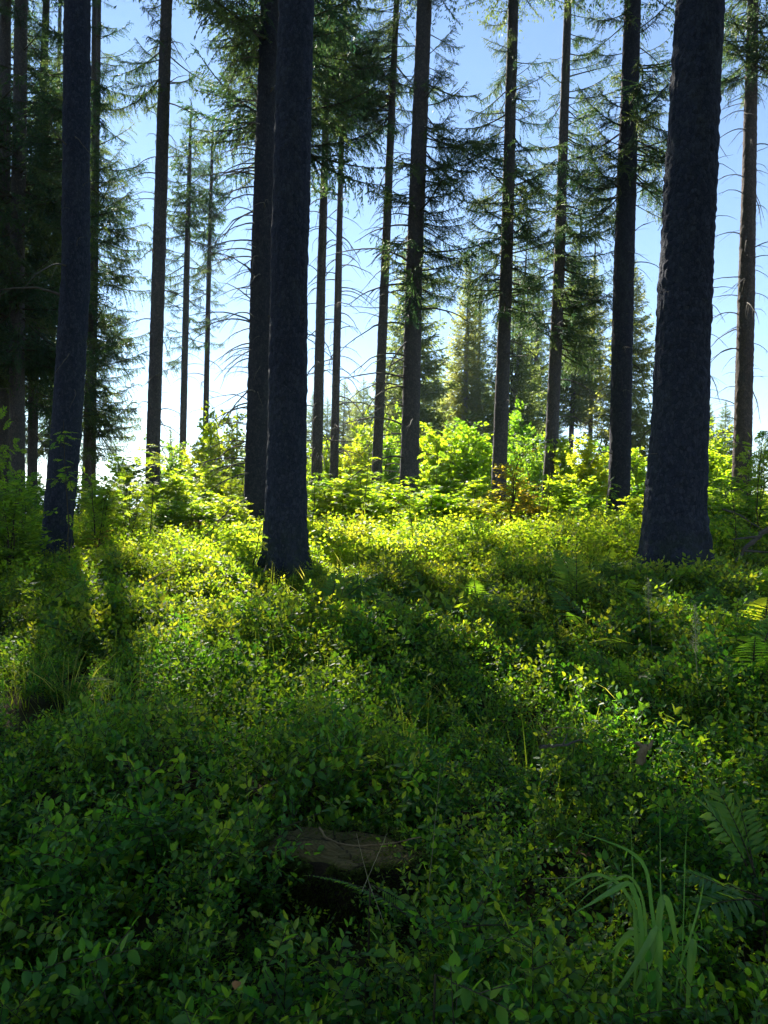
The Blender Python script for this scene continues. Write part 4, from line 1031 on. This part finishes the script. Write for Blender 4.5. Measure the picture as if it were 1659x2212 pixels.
# ---------------------------------------------------------------- sticks, straws and litter
def stick(name, label, cat, pts, rad, mat='deadwood', sides=7, group=None, seed=0):
    """pts: (u, v, d) picture points; a thin tapering stick with side snags"""
    w = [P(*p) for p in pts]; base = w[0]
    o3 = np.array([list(p - base) for p in w]); s = np.linspace(0, len(w) - 1, 16)
    c = np.stack([np.interp(s, range(len(w)), o3[:, k]) for k in range(3)], -1)
    for k in range(3): c[1:-1, k] = (c[:-2, k] + c[1:-1, k] + c[2:, k]) / 3
    mb = MB(); r = np.random.default_rng(seed + 3)
    c[1:-1] += r.normal(0, rad * .3, (14, 3))
    tube(mb, c, np.linspace(rad, rad * .45, 16) * r.uniform(.85, 1.15, 16), sides)
    if rad > .004:
        for i in (5, 10):
            e = c[i] + norm(r.normal(size=3)) * rad * 9; tube(mb, [c[i], (c[i] + e) / 2, e], [rad * .5, rad * .4, rad * .15], 5)
    o = link(name, mb.mesh(name, [M[mat]], True), None, base); tag(o, label, cat, group)
    return o
stick('stick', 'thin curved stick lying across the cut top of the stump', 'stick', [(690, 1788, 2.95), (705, 1812, 2.88), (745, 1826, 2.84), (800, 1828, 2.82), (850, 1822, 2.82), (910, 1808, 2.82)], .0042, 'pale_wood')
stick('grass_straw', 'dry straw leaning right, crossing another before the stump', 'straw', [(782, 1925, 2.3), (806, 1870, 2.32), (836, 1800, 2.36)], .0011, 'straw', 4, 'dry straws', 1)
stick('grass_straw', 'dry straw leaning left, crossing another before the stump', 'straw', [(830, 1995, 2.28), (796, 1905, 2.3), (770, 1800, 2.35)], .0011, 'straw', 4, 'dry straws', 2)
stick('grass_straw', 'tall thin straw standing right of the stump', 'straw', [(925, 1930, 2.5), (935, 1830, 2.52), (952, 1650, 2.6)], .0011, 'straw', 4, 'dry straws', 3)
stick('grass_straw', 'pale straw lying level above the broad grass blades', 'straw', [(1170, 1898, 2.2), (1260, 1894, 2.2), (1352, 1890, 2.2)], .0011, 'straw', 4, 'dry straws', 4)
stick('stick', 'pale looped twig in the bilberry right of centre', 'stick', [(1182, 1588, 3.6), (1195, 1572, 3.6), (1240, 1572, 3.6), (1262, 1586, 3.58)], .0035, 'pale_wood', 6, None, 5)
stick('stick', 'short brown stick half buried below the pale looped twig', 'stick', [(1166, 1612, 3.5), (1195, 1614, 3.5), (1260, 1598, 3.55)], .009, 'deadwood', 7, None, 6)
stick('stick', 'bent brown twig left of the half-buried stick', 'stick', [(1168, 1572, 3.6), (1185, 1582, 3.55), (1200, 1600, 3.5)], .003, 'deadwood', 6, None, 7)
stick('fallen_branch', 'dark fallen branch sloping in from the right edge', 'branch', [(1680, 1130, 7.8), (1640, 1158, 7.8), (1605, 1190, 7.8), (1590, 1215, 7.8)], .030, 'deadwood', 9, None, 8)
stick('fallen_branch', 'thin dead branch poking from bushes right of the broadest trunk', 'branch', [(1560, 1100, 8.2), (1590, 1108, 8.2), (1625, 1130, 8.1), (1660, 1152, 8.0)], .010, 'deadwood', 7, None, 9)
stick('fallen_branch', 'thin grey fallen branch in the sunlit patch left of the central trunk', 'branch', [(300, 1268, 7.6), (345, 1240, 7.8), (380, 1225, 7.9)], .008, 'pale_wood', 7, None, 10)
stick('fallen_branch', 'grey dead brushwood sticking up left of the half-hidden trunk', 'branch', [(430, 1170, 12), (455, 1148, 12), (480, 1120, 12.2), (505, 1110, 12.4)], .016, 'pale_wood', 7, None, 11)
stick('fallen_branch', 'dark bare branch rising before the half-hidden thick trunk', 'branch', [(470, 1130, 13), (500, 1095, 13), (535, 1075, 13.2)], .013, 'deadwood', 7, None, 12)

def horned_wood():
    p = P(1390, 1610, 3.6); t = thing('wood_stub', 'bleached forked wood stub poking out of the bilberry, right of centre', 'wood stub', p)
    mb = MB(); k = 3.6 / FPX * .8
    def pp(du, dv, dd=0): return np.array([du * k, dd, -dv * k])
    tube(mb, [pp(-6, 50), pp(-4, 26), pp(2, 8), pp(5, 0), pp(7, -3)], [.024, .021, .018, .013, .002], 12)
    link('stub', mb.mesh('stub', [M['pale_wood']], True), t)
    for ps in ([pp(4, 8), pp(-8, 0), pp(-20, -6), pp(-26, -5)], [pp(10, 10), pp(18, 0), pp(23, -12), pp(26, -20)]):
        m2 = MB(); tube(m2, ps, [.012, .010, .006, .001], 10); link('prong', m2.mesh('prong', [M['pale_wood']], True), t)
horned_wood()
def dry_leaf():
    p = P(507, 2138, 1.75); mb = MB()
    ovate(mb, np.array([[0, 0, 0.]]), np.array([[.3, -.1, .9]]), np.array([[1., .2, 0]]), .03, .022, 0, .25, .3)
    o = link('dry_leaf', mb.mesh('dry_leaf', [M['dry_leaf']], True), None, p); tag(o, 'single dry orange-brown leaf caught in the dark bilberry at the bottom', 'leaf')
dry_leaf()

# ---------------------------------------------------------------- seed plumes
def plume(label, u, v0, v1, d, vbase, seed):
    r = np.random.default_rng(seed); a, b = P(u, v1, d), P(u - 2, v0, d)
    base = P(u + 8, vbase, d); base.z = min(base.z, Gf(base.x, base.y) + .0); base.z = Gf(base.x, base.y)
    t = thing('seed_grass', label, 'grass', base, 'grasses with pale seed plumes')
    A = np.array(a - base); B_ = np.array(b - base)
    mb = MB(); tube(mb, [np.zeros(3), A * .5 + [.01, 0, 0], A, (A + B_) / 2, B_], [.0022, .002, .0016, .0012, .0006], 5)
    link('stalk', mb.mesh('stalk', [M['straw']], True), t)
    n = 260; q = r.random(n); c = A + (B_ - A) * q[:, None]
    wid = .030 * np.sin(np.clip(q * .93 + .07, 0, 1) * math.pi) ** .7 * (1.1 - .6 * q)
    ang = r.uniform(0, 6.28, n); rr = wid * r.random(n) ** .6
    pos = c + np.stack([np.cos(ang) * rr, np.sin(ang) * rr, rr * .8], -1)
    d_ = np.stack([np.cos(ang) * .5, np.sin(ang) * .5, np.full(n, .9)], -1) + r.normal(0, .25, (n, 3))
    m2 = MB(); diamonds(m2, pos, d_, np.cross(d_, r.normal(size=(n, 3))), r.uniform(.008, .016, n), .0035, 0, .1)
    link('plume', m2.mesh('plume', [M['seed']]), t)
plume('upper pale seed plume standing before the broadest trunk foot', 1402, 1250, 1325, 5.6, 1500, 1)
plume('lower pale seed plume on a tall stalk, mid right', 1503, 1308, 1412, 4.6, 1560, 2)

# ---------------------------------------------------------------- broad grass in the lower right corner
def blade(t, base, pts, width, d0):
    """flat grass blade along picture points (u, v, d); widest at the middle, folded along its rib"""
    w = np.array([list(P(*p) - base) for p in pts]); n = 22; s = np.linspace(0, len(w) - 1, n)
    # Catmull-Rom through the points
    ext = np.concatenate([[2 * w[0] - w[1]], w, [2 * w[-1] - w[-2]]]); c = []
    for q in s:
        i = min(int(q), len(w) - 2); f = q - i; p0, p1, p2, p3 = ext[i:i + 4]
        c.append(.5 * (2 * p1 + (p2 - p0) * f + (2 * p0 - 5 * p1 + 4 * p2 - p3) * f * f + (3 * p1 - p0 - 3 * p2 + p3) * f ** 3))
    c = np.array(c); tg = norm(np.gradient(c, axis=0))
    view = norm(c + np.array(base - EYE)); side = norm(np.cross(tg, view) * .9 + np.cross(tg, [0.1, .2, 1.]) * .35)
    nr = np.cross(tg, side)
    q = np.linspace(0, 1, n)[:, None]; ww = width * .5 * np.minimum(1, .15 + q * 2.2) * np.clip((1 - q) * 3.2, .02, 1)
    v = np.concatenate([c - side * ww, c + nr * ww * .22, c + side * ww])
    f = np.concatenate([[[j, j + 1, n + j + 1, n + j], [n + j, n + j + 1, 2 * n + j + 1, 2 * n + j]] for j in range(n - 1)])
    mb = MB(); mb.add(v, f); link('blade', mb.mesh('blade', [M['broad_grass']], True), t)
def broad_grass():
    p = P(1400, 2290, 2.08); base = Vector((p.x, p.y, Gf(p.x, p.y)))
    t = thing('broad_grass', 'clump of broad arching light green grass blades in the lower right', 'grass', base)
    def q(x, y, d=2.05): return (1060 + x * .3609, 1663 + y * .3609, d)
    B = [([(900, 1500), (890, 950), (800, 720), (690, 640), (600, 630), (480, 690), (375, 780)], .013),
         ([(940, 1500), (930, 1000), (905, 760), (830, 640), (740, 660), (600, 730), (480, 850)], .011),
         ([(930, 1480), (900, 900), (860, 740), (820, 680), (700, 740), (600, 800), (490, 862)], .020),
         ([(960, 1500), (990, 1100), (960, 800), (930, 600), (850, 500), (700, 430), (430, 340)], .014),
         ([(985, 1500), (1000, 1000), (1020, 800), (1045, 768), (1080, 860), (1120, 1100), (1180, 1460)], .026),
         ([(1000, 1600), (1010, 1200), (1000, 950), (920, 1080), (800, 1260), (620, 1500)], .024),
         ([(960, 1600), (1000, 1250), (985, 1000), (950, 1130), (870, 1300), (790, 1500)], .026),
         ([(900, 1600), (905, 1200), (870, 985), (800, 1010), (745, 1130), (715, 1500)], .024),
         ([(1150, 1600), (1180, 1400), (1190, 1150), (1205, 1015), (1220, 1080), (1200, 1250), (1180, 1420)], .018),
         ([(1060, 1600), (1130, 1200), (1200, 980), (1260, 760), (1275, 620)], .008),
         ([(880, 1600), (860, 1000), (850, 600), (835, 260)], .005),
         ([(1010, 1600), (1020, 1000), (1015, 500), (1010, 60)], .004),
         ([(1120, 1600), (1150, 1000), (1165, 500), (1185, 180)], .004),
         ([(870, 1600), (870, 900), (820, 760), (760, 680), (690, 600)], .010),
         ([(830, 1600), (870, 1100), (830, 1000), (760, 1040), (700, 1130)], .008)]
    for i, (pts, w) in enumerate(B):
        k = len(pts)
        dd = [2.10 + (.05 * math.sin(i * 2.1)) + .10 * math.cos(i * 1.7) * (j / k) for j in range(k)]
        pts3 = [q(x, y, dd[j]) for j, (x, y) in enumerate(pts)]
        rp = P(pts3[0][0] * .75 + 1400 * .25, 2300, 2.08); b0 = Vector((rp.x, rp.y + .05 * math.cos(i * 2.7), Gf(rp.x, rp.y)))
        # start at the root of the clump
        w0 = b0 - EYE; d0 = w0.dot(FWD)
        u0 = 829.5 + w0.dot(RIGHT) / d0 * FPX; v0 = 1106 - w0.dot(UP) / d0 * FPX
        blade(t, base, [(u0, v0, d0)] + pts3, w * .72, 2.1)
broad_grass()

# ---------------------------------------------------------------- leading bilberry sprigs that stand out
LEAD = [sprig_mb(880 + i, .34, 4, .040).mesh('shoot', [M['twig'], M['bilberry_near']]) for i in range(4)]
for i, (lab, u, v, d) in enumerate([
    ('bluish leafy bilberry shoot standing right of the stump', 950, 1930, 2.25),
    ('leafy bilberry shoot at the bottom centre, pale leaf tops', 1000, 2130, 1.85),
    ('bilberry shoot with broad leaves before the stump, left of the frond', 640, 1990, 2.1),
    ('leafy bilberry shoot overhanging the stump from the left', 590, 1790, 2.75),
    ('tall leafy bilberry shoot at left, leaves catching skylight', 200, 1590, 3.5),
    ('bilberry shoot with broad dim leaves in the lower left', 330, 1900, 2.1),
    ('bilberry shoot below the broad grass clump at the bottom right', 1280, 2150, 1.8),
    ('bilberry shoot leaning over the stump from behind', 830, 1740, 3.15),
    ('bright leafy bilberry shoot in the sun fleck right of centre', 1290, 1620, 3.4)]):
    p = P(u, v, d); g = Gf(p.x, p.y); h = max(p.z - g + .06, .16)
    t = thing('bilberry_bush', lab, 'bush', (p.x, p.y, g - .01), 'bilberry shoots that stand out')
    for k in range(3):
        link('shoot', LEAD[(i + k) % 4], t, (.03 * math.cos(k * 2.1), .03 * math.sin(k * 2.1), 0), (rnd.gauss(0, .15), rnd.gauss(0, .15), rnd.uniform(0, 6.28)), min(h / .36, 1.1) * (1 - .12 * k))


# ---------------------------------------------------------------- thin summer haze
def haze():
    mt, nt, out = new_mat('haze')
    pv = nt.nodes.new('ShaderNodeVolumePrincipled'); pv.inputs['Density'].default_value = .0003
    pv.inputs['Color'].default_value = (.56, .77, 1.0, 1); pv.inputs['Anisotropy'].default_value = .5
    nt.links.new(pv.outputs[0], out.inputs['Volume'])
    x0, x1, y0, y1, z0, z1 = -5000, 5000, -700, 5000, -140, 36
    v = [(x, y, z) for z in (z0, z1) for y in (y0, y1) for x in (x0, x1)]
    mb = MB(); mb.add(v, [[0, 2, 3, 1], [4, 5, 7, 6], [0, 1, 5, 4], [2, 6, 7, 3], [0, 4, 6, 2], [1, 3, 7, 5]])
    o = link('haze', mb.mesh('haze', [mt])); o['kind'] = 'stuff'; o['label'] = 'thin bluish summer haze between the trees'; o['category'] = 'haze'
haze()
